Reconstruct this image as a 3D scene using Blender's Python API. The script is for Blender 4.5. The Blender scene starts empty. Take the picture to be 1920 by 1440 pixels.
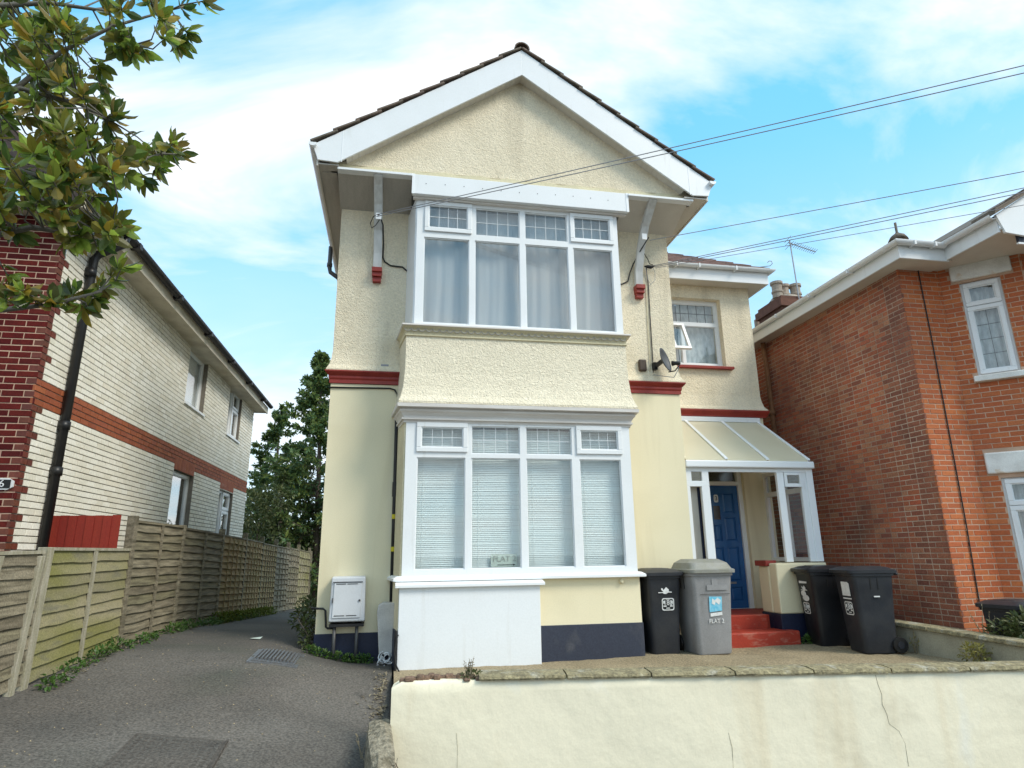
import bpy, bmesh, math, random
from mathutils import Vector, Matrix
random.seed(7)
S = bpy.context.scene
COL = S.collection
rad = math.radians

# ------------------------------------------------------------------ camera
CAM = Vector((0, 0, 1.55))
YAW, PITCH, ROLL, FPX = rad(10.569), rad(15.0), rad(-0.778), 1181.7
fwd = Vector((math.sin(YAW)*math.cos(PITCH), math.cos(YAW)*math.cos(PITCH), math.sin(PITCH)))
rgt = Vector((math.cos(YAW), -math.sin(YAW), 0)); up0 = rgt.cross(fwd)
right = rgt*math.cos(ROLL) + up0*math.sin(ROLL); upv = up0*math.cos(ROLL) - rgt*math.sin(ROLL)
cd = bpy.data.cameras.new('camera'); cam = bpy.data.objects.new('camera', cd); COL.objects.link(cam)
cd.sensor_width = 36; cd.sensor_fit = 'HORIZONTAL'; cd.lens = FPX/1920*36; cd.clip_end = 3000; cd.clip_start = .05
cam.matrix_world = Matrix((( right.x, upv.x, -fwd.x, CAM.x), (right.y, upv.y, -fwd.y, CAM.y), (right.z, upv.z, -fwd.z, CAM.z), (0, 0, 0, 1)))
S.camera = cam

# ------------------------------------------------------------------ sky, sun, exposure
SUN_EL, SUN_AZ = rad(44), rad(130)          # azimuth clockwise from +Y: behind the viewer, to the right
W = bpy.data.worlds.new('World'); S.world = W; W.use_nodes = True
nt = W.node_tree; nt.nodes.clear()
def wn(t, **k):
    n = nt.nodes.new(t)
    for a, b in k.items(): setattr(n, a, b)
    return n
L = nt.links.new
out = wn('ShaderNodeOutputWorld'); bg = wn('ShaderNodeBackground'); bg.inputs['Strength'].default_value = .1
sky = wn('ShaderNodeTexSky', sky_type='NISHITA', sun_disc=False, sun_elevation=SUN_EL, sun_rotation=SUN_AZ, air_density=1.0, dust_density=.6, ozone_density=1.6)
tc = wn('ShaderNodeTexCoord'); sep = wn('ShaderNodeSeparateXYZ'); L(tc.outputs['Generated'], sep.inputs[0])
den = wn('ShaderNodeMath', operation='ADD'); L(sep.outputs['Z'], den.inputs[0]); den.inputs[1].default_value = .28
dmx = wn('ShaderNodeMath', operation='MAXIMUM'); L(den.outputs[0], dmx.inputs[0]); dmx.inputs[1].default_value = .06
dx = wn('ShaderNodeMath', operation='DIVIDE'); L(sep.outputs['X'], dx.inputs[0]); L(dmx.outputs[0], dx.inputs[1])
dy = wn('ShaderNodeMath', operation='DIVIDE'); L(sep.outputs['Y'], dy.inputs[0]); L(dmx.outputs[0], dy.inputs[1])
cmb = wn('ShaderNodeCombineXYZ'); L(dx.outputs[0], cmb.inputs[0]); L(dy.outputs[0], cmb.inputs[1])
mp = wn('ShaderNodeMapping'); L(cmb.outputs[0], mp.inputs[0]); mp.inputs['Rotation'].default_value = (0, 0, rad(14)); mp.inputs['Scale'].default_value = (1.0, 1.9, 1); mp.inputs['Location'].default_value = (3.04, .2, 0)
n1 = wn('ShaderNodeTexNoise'); L(mp.outputs[0], n1.inputs['Vector']); n1.inputs['Scale'].default_value = 1.25; n1.inputs['Detail'].default_value = 7; n1.inputs['Roughness'].default_value = .56; n1.inputs['Distortion'].default_value = .5
rp = wn('ShaderNodeValToRGB'); L(n1.outputs['Fac'], rp.inputs[0]); rp.color_ramp.elements[0].position = .405; rp.color_ramp.elements[1].position = .65
rp.color_ramp.elements[0].color = (.08, .08, .08, 1)
n2 = wn('ShaderNodeTexNoise'); L(mp.outputs[0], n2.inputs['Vector']); n2.inputs['Scale'].default_value = 2.6; n2.inputs['Detail'].default_value = 5
rp2 = wn('ShaderNodeValToRGB'); L(n2.outputs['Fac'], rp2.inputs[0]); rp2.color_ramp.elements[0].position = .3; rp2.color_ramp.elements[1].position = .62
rp2.color_ramp.elements[0].color = (4.75, 5.0, 5.2, 1); rp2.color_ramp.elements[1].color = (5.5, 5.45, 5.4, 1)
skb = wn('ShaderNodeVectorMath', operation='MULTIPLY'); L(sky.outputs[0], skb.inputs[0]); skb.inputs[1].default_value = (.9, 1.6, 1.6)
mx = wn('ShaderNodeMix', data_type='RGBA'); mxb = wn('ShaderNodeMix', data_type='RGBA'); mxb.inputs['Factor'].default_value = .72; L(skb.outputs[0], mxb.inputs['A']); mxb.inputs['B'].default_value = (.55, 3.1, 5.3, 1); L(mxb.outputs['Result'], mx.inputs['A']); hz_ = wn('ShaderNodeMapRange', interpolation_type='SMOOTHSTEP'); L(sep.outputs['Z'], hz_.inputs['Value']); hz_.inputs['From Min'].default_value = .62; hz_.inputs['From Max'].default_value = .05; hz_.inputs['To Max'].default_value = .62; iv = wn('ShaderNodeMath', operation='SUBTRACT'); iv.inputs[0].default_value = 1; L(rp.outputs[0], iv.inputs[1]); mxh = wn('ShaderNodeMath', operation='MULTIPLY_ADD'); L(iv.outputs[0], mxh.inputs[0]); L(hz_.outputs[0], mxh.inputs[1]); L(rp.outputs[0], mxh.inputs[2]); L(mxh.outputs[0], mx.inputs['Factor']); L(rp2.outputs[0], mx.inputs['B'])
L(mx.outputs['Result'], bg.inputs['Color']); L(bg.outputs[0], out.inputs[0])
sl = bpy.data.lights.new('sun', 'SUN'); sl.energy = 1.35; sl.angle = rad(20); sl.color = (1, .92, .80)
sun = bpy.data.objects.new('sun', sl); COL.objects.link(sun)
sdir = Vector((math.sin(SUN_AZ)*math.cos(SUN_EL), math.cos(SUN_AZ)*math.cos(SUN_EL), math.sin(SUN_EL)))
sun.rotation_euler = sdir.to_track_quat('Z', 'Y').to_euler()
vs = S.view_settings; vs.view_transform = 'Standard'; vs.look = 'None'; vs.gamma = 1; vs.use_curve_mapping = False; vs.exposure = 1.2
S.cycles.max_bounces = 6; S.cycles.transparent_max_bounces = 16

# ------------------------------------------------------------------ helpers
class MB:
    def __init__(s): s.v = []; s.f = []
    def add(s, vs, fs):
        b = len(s.v); s.v += [tuple(p) for p in vs]; s.f += [tuple(i+b for i in f) for f in fs]; return s
    BF = [(0,3,2,1),(4,5,6,7),(0,1,5,4),(1,2,6,5),(2,3,7,6),(3,0,4,7)]
    def hexa(s, p): return s.add(p, s.BF)
    def box(s, x0, x1, y0, y1, z0, z1):
        return s.hexa([(x0,y0,z0),(x1,y0,z0),(x1,y1,z0),(x0,y1,z0),(x0,y0,z1),(x1,y0,z1),(x1,y1,z1),(x0,y1,z1)])
    def tbox(s, F, u0, u1, n0, n1, z0, z1):
        return s.hexa([F(u0,n0,z0),F(u1,n0,z0),F(u1,n1,z0),F(u0,n1,z0),F(u0,n0,z1),F(u1,n0,z1),F(u1,n1,z1),F(u0,n1,z1)])
    def bar(s, a, b, w, h, up=(0,0,1)):
        a = Vector(a); b = Vector(b); d = (b-a).normalized(); x = d.cross(Vector(up))
        if x.length < 1e-4: x = d.cross(Vector((1,0,0)))
        x.normalize(); y = x.cross(d).normalized(); x = x*w/2; y = y*h/2
        return s.hexa([a-x-y, a+x-y, a+x+y, a-x+y, b-x-y, b+x-y, b+x+y, b-x+y])
    def prism(s, poly, vec):
        n = len(poly); vec = Vector(vec); p = [Vector(q) for q in poly]
        return s.add(p+[q+vec for q in p], [tuple(range(n))[::-1], tuple(range(n, 2*n))]+[(i,(i+1)%n,n+(i+1)%n,n+i) for i in range(n)])
    def tube(s, pts, r, n=8):
        P = [Vector(p) for p in pts]; rs = r if isinstance(r, (list, tuple)) else [r]*len(P); vs = []; fs = []
        ref = None
        for i, p in enumerate(P):
            d = (P[min(i+1, len(P)-1)]-P[max(i-1, 0)]).normalized()
            if ref is None:
                ref = d.orthogonal().normalized()
            ref = (ref - d*ref.dot(d));
            if ref.length < 1e-5: ref = d.orthogonal()
            ref.normalize(); b = d.cross(ref)
            for k in range(n):
                a = 2*math.pi*k/n; vs.append(p+(ref*math.cos(a)+b*math.sin(a))*rs[i])
        for i in range(len(P)-1):
            for k in range(n): fs.append((i*n+k, i*n+(k+1)%n, (i+1)*n+(k+1)%n, (i+1)*n+k))
        fs.append(tuple(range(n))[::-1]); fs.append(tuple((len(P)-1)*n+k for k in range(n)))
        return s.add(vs, fs)
    def lathe(s, prof, c, n=20, axis='z'):
        vs = []; fs = []; c = Vector(c); m = len(prof)
        for r, h in prof:
            for k in range(n):
                a = 2*math.pi*k/n; x, y = r*math.cos(a), r*math.sin(a)
                vs.append(c+Vector({'z': (x,y,h), 'x': (h,x,y), 'y': (x,h,y)}[axis]))
        for i in range(m-1):
            for k in range(n): fs.append((i*n+k, i*n+(k+1)%n, (i+1)*n+(k+1)%n, (i+1)*n+k))
        fs.append(tuple(range(n))[::-1]); fs.append(tuple((m-1)*n+k for k in range(n)))
        return s.add(vs, fs)
    def strip(s, prof, a, b):
        """extrude an open/closed 2D section (offset, z) given as 3D points list at a and at b"""
        n = len(a); return s.add(list(a)+list(b), [(i, (i+1) % n, n+(i+1) % n, n+i) for i in range(n)]+[tuple(range(n))[::-1], tuple(range(n, 2*n))])

OFF = {}
def mesh_of(name, mb, off=(0,0,0), smooth=False, fix=True):
    me = bpy.data.meshes.new(name); o = Vector(off)
    me.from_pydata([(p[0]-o.x, p[1]-o.y, p[2]-o.z) for p in mb.v], [], mb.f)
    if fix and len(mb.f) < 30000:
        b = bmesh.new(); b.from_mesh(me); bmesh.ops.recalc_face_normals(b, faces=b.faces); b.to_mesh(me); b.free()
    if smooth: me.polygons.foreach_set('use_smooth', [True]*len(me.polygons))
    me.update(); return me
def link(name, me, m, parent=None, loc=(0,0,0)):
    o = bpy.data.objects.new(name, me)
    if m is not None and not me.materials: me.materials.append(M[m] if isinstance(m, str) else m)
    COL.objects.link(o); o.location = loc
    if parent is not None: o.parent = parent
    OFF[o] = OFF.get(parent, Vector((0,0,0)))
    return o
def part(name, mb, m, parent=None, smooth=False, bevel=0, fix=True, kind=None, label=None):
    o = link(name, mesh_of(name, mb, OFF.get(parent, (0,0,0)), smooth, fix), m, parent)
    if bevel:
        bv = o.modifiers.new('bevel', 'BEVEL'); bv.width = bevel; bv.segments = 2; bv.limit_method = 'ANGLE'; bv.angle_limit = rad(50)
    if kind: o['kind'] = kind
    if label: o['label'] = label
    return o
def tag(o, label, cat, group=None, kind=None):
    o['label'] = label; o['category'] = cat
    if group: o['group'] = group
    if kind: o['kind'] = kind
    return o
def thing(name, label, cat, loc=(0,0,0), rz=0, group=None, local=False):
    o = bpy.data.objects.new(name, None); COL.objects.link(o); o.location = loc; o.rotation_euler = (0,0,rz); o.empty_display_size = .2
    OFF[o] = Vector((0,0,0)) if local else Vector(loc)
    return tag(o, label, cat, group)
def dup(o, parent=None):
    c = o.copy(); COL.objects.link(c); c.parent = parent; OFF[c] = OFF.get(o, Vector((0,0,0)))
    for ch in list(o.children): dup(ch, c)
    return c
def struct(o): o['kind'] = 'structure'; return o
def frame(O, d, nrm):
    ox, oy = O; dx, dy = d; nx, ny = nrm
    return lambda u, n, z: (ox+u*dx+n*nx, oy+u*dy+n*ny, z)
def FY(y): return frame((0, y), (1, 0), (0, -1))
def wallgrid(mb, F, u0, u1, z0, z1, ops, n0, n1):
    zs = sorted({z0, z1} | {z for o in ops for z in o[2:4] if z0 < z < z1})
    for a, b in zip(zs, zs[1:]):
        zm = (a+b)/2; cut = sorted([(max(o[0], u0), min(o[1], u1)) for o in ops if o[2] < zm < o[3]]); c = u0
        for p, q in cut:
            if p > c+1e-6: mb.tbox(F, c, p, n0, n1, a, b)
            c = max(c, q)
        if c < u1-1e-6: mb.tbox(F, c, u1, n0, n1, a, b)
    return mb
def pix(p):
    d = Vector(p)-CAM; z = d.dot(fwd)
    if z < .1: return None
    return 960+FPX*d.dot(right)/z, 720-FPX*d.dot(upv)/z, z
def text_mesh(name, txt, size, m, parent, origin, ux, uz, extrude=.002):
    """flat lettering: origin is its centre, ux/uz the writing and up directions"""
    cu = bpy.data.curves.new(name, 'FONT'); cu.body = txt; cu.size = size; cu.align_x = 'CENTER'; cu.align_y = 'CENTER'; cu.extrude = extrude; cu.resolution_u = 3
    t = bpy.data.objects.new(name, cu); COL.objects.link(t)
    dg = bpy.context.evaluated_depsgraph_get(); me = bpy.data.meshes.new_from_object(t.evaluated_get(dg))
    bpy.data.objects.remove(t); ux = Vector(ux).normalized(); uz = Vector(uz).normalized(); un = ux.cross(uz)
    o = Vector(origin)-OFF.get(parent, Vector((0,0,0)))
    me.transform(Matrix(((ux.x, uz.x, un.x, o.x), (ux.y, uz.y, un.y, o.y), (ux.z, uz.z, un.z, o.z), (0,0,0,1))))
    me.materials.clear(); return link(name, me, m, parent)

# ------------------------------------------------------------------ materials
M = {}
def mat(name, col, rough=.6, var=0, vscale=3, dark=None, fine=0, fscale=60, bump=0, bscale=40, bdist=.01, spec=.4, metal=0, stain=None, rnd=0, vstretch=(1,1,1), distort=0, coat=0, world=False):
    m = bpy.data.materials.new(name); m.use_nodes = True; t = m.node_tree; b = t.nodes['Principled BSDF']; l = t.links.new
    b.inputs['Roughness'].default_value = rough; b.inputs['Metallic'].default_value = metal; b.inputs['Specular IOR Level'].default_value = spec
    if coat: b.inputs['Coat Weight'].default_value = coat
    c = (*col, 1); tcn = t.nodes.new('ShaderNodeTexCoord'); gpos = t.nodes.new('ShaderNodeNewGeometry')
    def noise(scale, detail=4, stretch=(1,1,1), dist=0, off=0):
        mpn = t.nodes.new('ShaderNodeMapping'); l(tcn.outputs['Object'] if not world else gpos.outputs['Position'], mpn.inputs[0]); mpn.inputs['Scale'].default_value = stretch; mpn.inputs['Location'].default_value = (off, off*.7, off*1.3)
        n = t.nodes.new('ShaderNodeTexNoise'); l(mpn.outputs[0], n.inputs['Vector']); n.inputs['Scale'].default_value = scale; n.inputs['Detail'].default_value = detail; n.inputs['Distortion'].default_value = dist
        return n
    def ramp(s, a, bb, p0, p1):
        r = t.nodes.new('ShaderNodeValToRGB'); l(s, r.inputs[0]); e = r.color_ramp.elements; e[0].position = p0; e[1].position = p1; e[0].color = a; e[1].color = bb; return r.outputs[0]
    def mix(f, a, bb, mode='MIX'):
        x = t.nodes.new('ShaderNodeMix'); x.data_type = 'RGBA'; x.blend_type = mode
        for k, val in (('Factor', f), ('A', a), ('B', bb)):
            if hasattr(val, 'is_linked'): l(val, x.inputs[k])
            else: x.inputs[k].default_value = val
        return x.outputs['Result']
    cur = c
    if rnd:
        g = t.nodes.new('ShaderNodeNewGeometry'); oi = t.nodes.new('ShaderNodeObjectInfo'); ad = t.nodes.new('ShaderNodeMath'); ad.operation = 'ADD'; l(g.outputs['Random Per Island'], ad.inputs[0]); l(oi.outputs['Random'], ad.inputs[1])
        fr = t.nodes.new('ShaderNodeMath'); fr.operation = 'FRACT'; l(ad.outputs[0], fr.inputs[0])
        r = t.nodes.new('ShaderNodeValToRGB'); l(fr.outputs[0], r.inputs[0]); e = r.color_ramp.elements
        cols = rnd; e[0].color = (*cols[0], 1); e[1].color = (*cols[-1], 1)
        for i in range(1, len(cols)-1): q = e.new(i/(len(cols)-1)); q.color = (*cols[i], 1)
        cur = r.outputs[0]
    if var:
        d = dark or tuple(x*.55 for x in col)
        cur = mix(ramp(noise(vscale, 5, vstretch, distort).outputs['Fac'], (var,)*3+(1,), (0,0,0,1), .35, .62), cur, (*d, 1))
    for i, s in enumerate(stain or []):   # (colour, scale, stretch, p0, p1, amount)
        cur = mix(ramp(noise(s[1], 6, s[2], .4, 3.1+i*5).outputs['Fac'], (0,0,0,1), (s[5],)*3+(1,), s[3], s[4]), cur, (*s[0], 1))
    if fine:
        cur = mix(1.0, cur, ramp(noise(fscale, 3, off=1.7).outputs['Fac'], (1-fine,)*3+(1,), (1+fine*.6,)*3+(1,), .3, .7), 'MULTIPLY')
    if hasattr(cur, 'is_linked'): l(cur, b.inputs['Base Color'])
    else: b.inputs['Base Color'].default_value = cur
    if bump:
        bn = t.nodes.new('ShaderNodeBump'); bn.inputs['Strength'].default_value = bump; bn.inputs['Distance'].default_value = bdist
        l(noise(bscale, 4, dist=distort).outputs['Fac'], bn.inputs['Height']); l(bn.outputs[0], b.inputs['Normal'])
    M[name] = m; return m
CREAM = (.81, .73, .51)
mat('cream_smooth', CREAM, .7, var=.25, vscale=1.2, dark=(.73,.66,.43), fine=.05, fscale=90, bump=.12, bscale=120, bdist=.003, stain=[((.50,.42,.24), 1.3, (2.5,2.5,.22), .56, .78, .4), ((.60,.52,.33), .6, (1,1,1), .5, .7, .4), ((.36,.30,.18), 14, (1,1,1), .72, .8, .3)])
mat('roughcast', (.84,.745,.56), .85, var=.35, vscale=1.3, dark=(.66,.57,.40), fine=.12, fscale=40, bump=.7, bscale=30, bdist=.035, distort=1.3, stain=[((.36,.30,.20), 1.0, (2.2,2.2,.30), .54, .76, .5), ((.40,.22,.12), 2.2, (1,1,1), .7, .85, .25)])
mat('roughcast_pale', (.86,.78,.60), .85, var=.3, vscale=1.4, dark=(.74,.66,.49), fine=.13, fscale=34, bump=.7, bscale=26, bdist=.04, distort=1.4, stain=[((.42,.30,.18), 2.0, (1,1,.6), .66, .85, .35), ((.35,.33,.22), 5, (1,1,2), .7, .85, .4)])
mat('gable_band', (.72,.65,.44), .8, var=.3, vscale=2.2, fine=.1, fscale=40, bump=.4, bscale=40, bdist=.01)
mat('upvc', (.80,.82,.83), .35, var=.2, vscale=2.5, dark=(.68,.70,.68), spec=.5, fine=.03, fscale=70, stain=[((.48,.47,.40), 3.0, (3,3,.35), .62, .8, .35), ((.40,.41,.34), 26, (1,1,1), .72, .8, .35)])
mat('upvc_bright', (.83,.85,.86), .4, var=.08, vscale=1.5, dark=(.75,.77,.76), fine=.02)
mat('white_render', (.80,.83,.85), .6, var=.2, vscale=1.5, dark=(.72,.74,.74), fine=.03, bump=.2, bscale=50, bdist=.004, stain=[((.52,.50,.44), 2.2, (3,3,.3), .60, .8, .3), ((.40,.36,.3), 30, (1,1,1), .74, .8, .4)])
mat('old_white', (.76,.73,.69), .6, var=.4, vscale=5, dark=(.56,.50,.45), vstretch=(.4,3,3), bump=.25, bscale=50, bdist=.006, stain=[((.30,.17,.1), 9, (1,1,1), .72, .8, .5)])
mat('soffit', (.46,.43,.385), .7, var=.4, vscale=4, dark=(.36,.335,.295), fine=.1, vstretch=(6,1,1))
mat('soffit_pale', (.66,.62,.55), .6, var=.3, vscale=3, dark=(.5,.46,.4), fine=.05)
mat('strut_white', (.62,.62,.60), .5, var=.5, vscale=6, dark=(.42,.42,.39), vstretch=(3,3,.6))
mat('red_paint', (.30,.035,.022), .45, var=.5, vscale=5, dark=(.17,.012,.012), fine=.12, fscale=50, bump=.2, bscale=30)
mat('red_step', (.42,.045,.02), .6, var=.5, vscale=4, dark=(.25,.02,.012), fine=.12, fscale=40, bump=.15, bscale=40, stain=[((.50,.24,.17), 6, (1,3,3), .56, .74, .6), ((.13,.03,.02), 5, (1,1,1), .58, .75, .5)])
mat('navy', (.012,.018,.045), .5, var=.4, vscale=4, dark=(.008,.010,.03), fine=.2, fscale=50, bump=.25, bscale=60, bdist=.005)
mat('plinth_grey', (.032,.038,.06), .6, stain=[((.16,.155,.15), 4, (1,1,.5), .6, .8, .35)], var=.4, vscale=3, dark=(.035,.045,.07), fine=.2, fscale=60, bump=.2, bscale=60, bdist=.005)
mat('roof_tile', (.20,.15,.12), .8, rnd=[(.13,.095,.08),(.2,.14,.11),(.16,.13,.10),(.24,.18,.13)], var=.5, vscale=9, dark=(.09,.085,.06), fine=.25, fscale=40, bump=.4, bscale=40)
mat('slate_red', (.16,.09,.075), .8, rnd=[(.10,.06,.05),(.17,.09,.07),(.2,.12,.1)], var=.4, vscale=9, fine=.2)
mat('black_plastic', (.012,.012,.013), .4, var=.4, vscale=5, dark=(.03,.028,.024))
mat('cable_black', (.015,.015,.016), .5)
mat('cable_grey', (.30,.30,.32), .5)
mat('grey_pipe', (.07,.07,.07), .45, var=.3, vscale=8)
mat('yellow_tape', (.6,.5,.02), .5)
mat('brown_box', (.075,.05,.035), .5, var=.3, vscale=8)
mat('dish_grey', (.075,.078,.082), .5, var=.3, vscale=9)
mat('metal_grey', (.35,.35,.36), .4, metal=.6, var=.4, vscale=12)
mat('meter_box', (.60,.62,.64), .45, var=.3, vscale=4, dark=(.48,.49,.49), fine=.04)
mat('grey_cover', (.60,.585,.55), .7, var=.4, vscale=5, dark=(.3,.29,.27), fine=.12, fscale=80)
mat('door_blue', (.02,.11,.30), .35, var=.3, vscale=6, dark=(.013,.075,.22), fine=.08, coat=.2)
mat('door_glass', (.07,.05,.045), .15)
mat('letter_black', (.01,.01,.01), .5)
mat('letter_white', (.75,.76,.75), .5, var=.4, vscale=30, dark=(.5,.5,.48))
mat('letter_grey', (.38,.40,.36), .6)
mat('paper', (.62,.70,.62), .7, var=.2, vscale=8)
mat('beige_panel', (.55,.50,.42), .6, var=.2)
mat('blind', (.86,.92,.90), .5, var=.15, vscale=2)
mat('curtain', (.50,.495,.49), .9, var=.4, vscale=2, dark=(.38,.37,.38), vstretch=(3,1,.3))
mat('net_lace', (.62,.66,.66), .9, var=.8, vscale=16, dark=(.36,.41,.42), vstretch=(1,1,.4))
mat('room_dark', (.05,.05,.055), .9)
mat('lead', (.16,.17,.18), .5)
mat('lead_white', (.72,.75,.76), .4)
mat('bin_dark', (.020,.023,.030), .45, var=.4, vscale=4, dark=(.05,.05,.05), fine=.15, fscale=60, bump=.08, bscale=150, bdist=.002)
mat('bin_black', (.010,.011,.014), .4, var=.4, vscale=4, dark=(.022,.022,.024), fine=.15)
mat('bin_grey', (.30,.30,.305), .5, var=.5, vscale=3, dark=(.2,.2,.2), fine=.1, fscale=60, stain=[((.14,.13,.12), 5, (1,1,.3), .6, .75, .4)])
mat('bin_lid_grey', (.27,.27,.245), .55, var=.5, vscale=7, dark=(.2,.2,.14), fine=.1)
mat('sticker_blue', (.12,.48,.68), .4, var=.5, vscale=25, dark=(.45,.7,.8))
mat('mortar_dark', (.20,.18,.15), .9, var=.3, vscale=6, fine=.2)
mat('mortar_pale', (.58,.46,.36), .9, var=.8, vscale=1.5, dark=(.22,.15,.11), fine=.2)
mat('mortar_pink', (.56,.38,.27), .9, var=.4, vscale=4)
mat('brick_white', (.60,.56,.46), .8, world=True, rnd=[(.72,.68,.57),(.82,.79,.69),(.87,.84,.75),(.78,.73,.61)], var=.3, vscale=1.2, dark=(.68,.63,.50), fine=.10, fscale=40, bump=.3, bscale=60, bdist=.004)
mat('brick_crimson', (.10,.012,.014), .75, world=True, spec=.15, rnd=[(.075,.008,.008),(.12,.011,.010),(.14,.018,.013),(.09,.012,.012)], var=.4, vscale=9, fine=.25, fscale=60, bump=.2, bscale=60, bdist=.004)
mat('brick_quoin', (.16,.035,.02), .6, world=True, rnd=[(.12,.03,.02),(.18,.04,.025),(.15,.05,.025)], var=.4, vscale=9, fine=.2, bump=.2, bscale=60, bdist=.004)
mat('brick_band', (.35,.095,.035), .75, world=True, rnd=[(.28,.07,.03),(.36,.10,.035),(.32,.085,.04),(.40,.12,.045)], var=.3, vscale=9, fine=.15, bump=.3, bscale=60, bdist=.004)
mat('brick_side', (.26,.10,.06), .85, world=True, rnd=[(.38,.11,.06),(.47,.135,.065),(.55,.18,.085),(.43,.145,.085),(.52,.125,.06),(.48,.185,.10),(.54,.25,.14),(.39,.13,.08),(.30,.10,.065),(.50,.155,.075)], var=.45, vscale=.7, dark=(.19,.085,.055), fine=.3, fscale=45, bump=.5, bscale=50, bdist=.006, stain=[((.42,.34,.22), 3.5, (1,1,1), .66, .74, .6), ((.13,.07,.05), .8, (1,1,1), .54, .72, .6)])
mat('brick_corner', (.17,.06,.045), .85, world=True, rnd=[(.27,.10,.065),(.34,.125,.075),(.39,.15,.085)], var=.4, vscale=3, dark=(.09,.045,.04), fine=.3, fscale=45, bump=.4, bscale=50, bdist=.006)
mat('brick_orange', (.45,.14,.06), .8, world=True, rnd=[(.40,.095,.03),(.48,.13,.04),(.55,.165,.05),(.44,.11,.038),(.50,.12,.034)], var=.35, vscale=1.6, dark=(.36,.13,.07), fine=.15, fscale=50, bump=.35, bscale=50, bdist=.005)
mat('stone_white', (.84,.84,.80), .7, var=.4, vscale=5, dark=(.48,.46,.42), fine=.08, bump=.3, bscale=30, bdist=.006, stain=[((.62,.48,.32), 4, (1,1,1), .62, .68, .6)])
mat('chimney_dark', (.12,.06,.045), .9, rnd=[(.09,.045,.035),(.14,.065,.045),(.18,.08,.055)], var=.4, vscale=8, fine=.25)
mat('chimney_pot', (.42,.31,.24), .8, rnd=[(.45,.30,.22),(.36,.31,.25),(.44,.35,.28)], var=.4, vscale=8, fine=.1)
mat('wood_weathered', (.30,.27,.20), .85, world=True, rnd=[(.19,.16,.11),(.31,.27,.19),(.25,.215,.145),(.22,.20,.12)], var=.8, vscale=3, dark=(.085,.072,.045), vstretch=(6,.7,9), fine=.35, fscale=70, bump=.4, bscale=60, bdist=.004)
mat('wood_green', (.30,.28,.14), .85, world=True, rnd=[(.24,.215,.13),(.33,.29,.18),(.28,.255,.14)], var=.7, vscale=1.7, dark=(.17,.17,.03), vstretch=(1,.5,1.6), fine=.3, fscale=70, bump=.4, bscale=60, bdist=.004, stain=[((.16,.15,.11), 3, (1,.6,3), .55, .7, .7)])
mat('wood_orange', (.34,.24,.11), .85, world=True, rnd=[(.25,.17,.08),(.32,.215,.10),(.28,.21,.11)], var=.5, vscale=4, dark=(.22,.20,.07), fine=.2, fscale=70)
mat('wood_pale', (.38,.35,.27), .85, var=.6, vscale=6, dark=(.21,.195,.11), vstretch=(4,4,.6), fine=.15, bump=.3, bscale=60)
mat('wood_red', (.26,.022,.012), .7, rnd=[(.22,.02,.011),(.27,.028,.013),(.245,.024,.01)], var=.4, vscale=6, dark=(.22,.015,.01), vstretch=(8,8,.6), fine=.15)
mat('asphalt', (.118,.104,.088), .9, var=.75, vscale=.9, dark=(.078,.075,.067), fine=.5, fscale=48, bump=.5, bscale=90, bdist=.008, stain=[((.20,.19,.17), 160, (1,1,1), .68, .74, .7), ((.07,.078,.058), .7, (1,1,1), .52, .7, .6), ((.17,.155,.135), .45, (1,1,1), .5, .68, .6), ((.045,.042,.038), 1.6, (1,1,1), .66, .72, .5)])
mat('garden_concrete', (.36,.29,.18), .95, var=.5, vscale=3, dark=(.24,.19,.11), fine=.45, fscale=40, bump=.8, bscale=60, bdist=.015)
mat('garden_wall', (.86,.79,.60), .75, var=.3, vscale=1.1, dark=(.79,.72,.53), fine=.04, fscale=60, bump=.3, bscale=7, bdist=.03, stain=[((.62,.48,.28), 1.1, (3.2,3.2,.28), .56, .80, .5), ((.52,.46,.33), 1.6, (1,1,1.2), .60, .74, .35), ((.80,.78,.68), 1.8, (1,1,.5), .6, .7, .6), ((.50,.44,.30), 2.6, (5,5,.4), .68, .8, .35)])
mat('coping', (.36,.31,.18), .95, var=.7, vscale=14, dark=(.14,.12,.075), fine=.35, fscale=40, bump=.9, bscale=40, bdist=.02, stain=[((.46,.44,.36), 6, (1,1,1), .55, .68, .7)])
mat('rubble_top', (.25,.16,.11), .95, var=.7, vscale=20, dark=(.10,.07,.05), fine=.3, bump=.9, bscale=40, bdist=.02)
mat('kerb', (.34,.30,.22), .95, var=.7, vscale=22, dark=(.09,.08,.05), fine=.3, bump=1, bscale=30, bdist=.03)
mat('side_wall', (.40,.38,.29), .9, var=.5, vscale=4, dark=(.24,.23,.17), fine=.15, bump=.4, bscale=30)
mat('iron', (.20,.20,.205), .45, metal=.5, var=.5, vscale=20, dark=(.12,.12,.11), fine=.2)
mat('iron_brown', (.095,.082,.068), .7, var=.5, vscale=20, fine=.4, fscale=40, bump=.4, bscale=50)
mat('pipe_rust', (.27,.13,.06), .7, var=.6, vscale=9, dark=(.15,.07,.035), fine=.2)
mat('bark', (.14,.11,.085), .9, var=.5, vscale=12, fine=.2, bump=.5, bscale=40)
mat('bark_grey', (.16,.15,.125), .9, var=.5, vscale=12, fine=.2, bump=.5, bscale=60)
mat('gutter_black', (.02,.019,.022), .5, var=.4, vscale=8, dark=(.045,.04,.038))
mat('fascia_cream', (.66,.61,.49), .7, var=.5, vscale=4, dark=(.33,.27,.19), vstretch=(1,.6,3), fine=.1)
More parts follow.
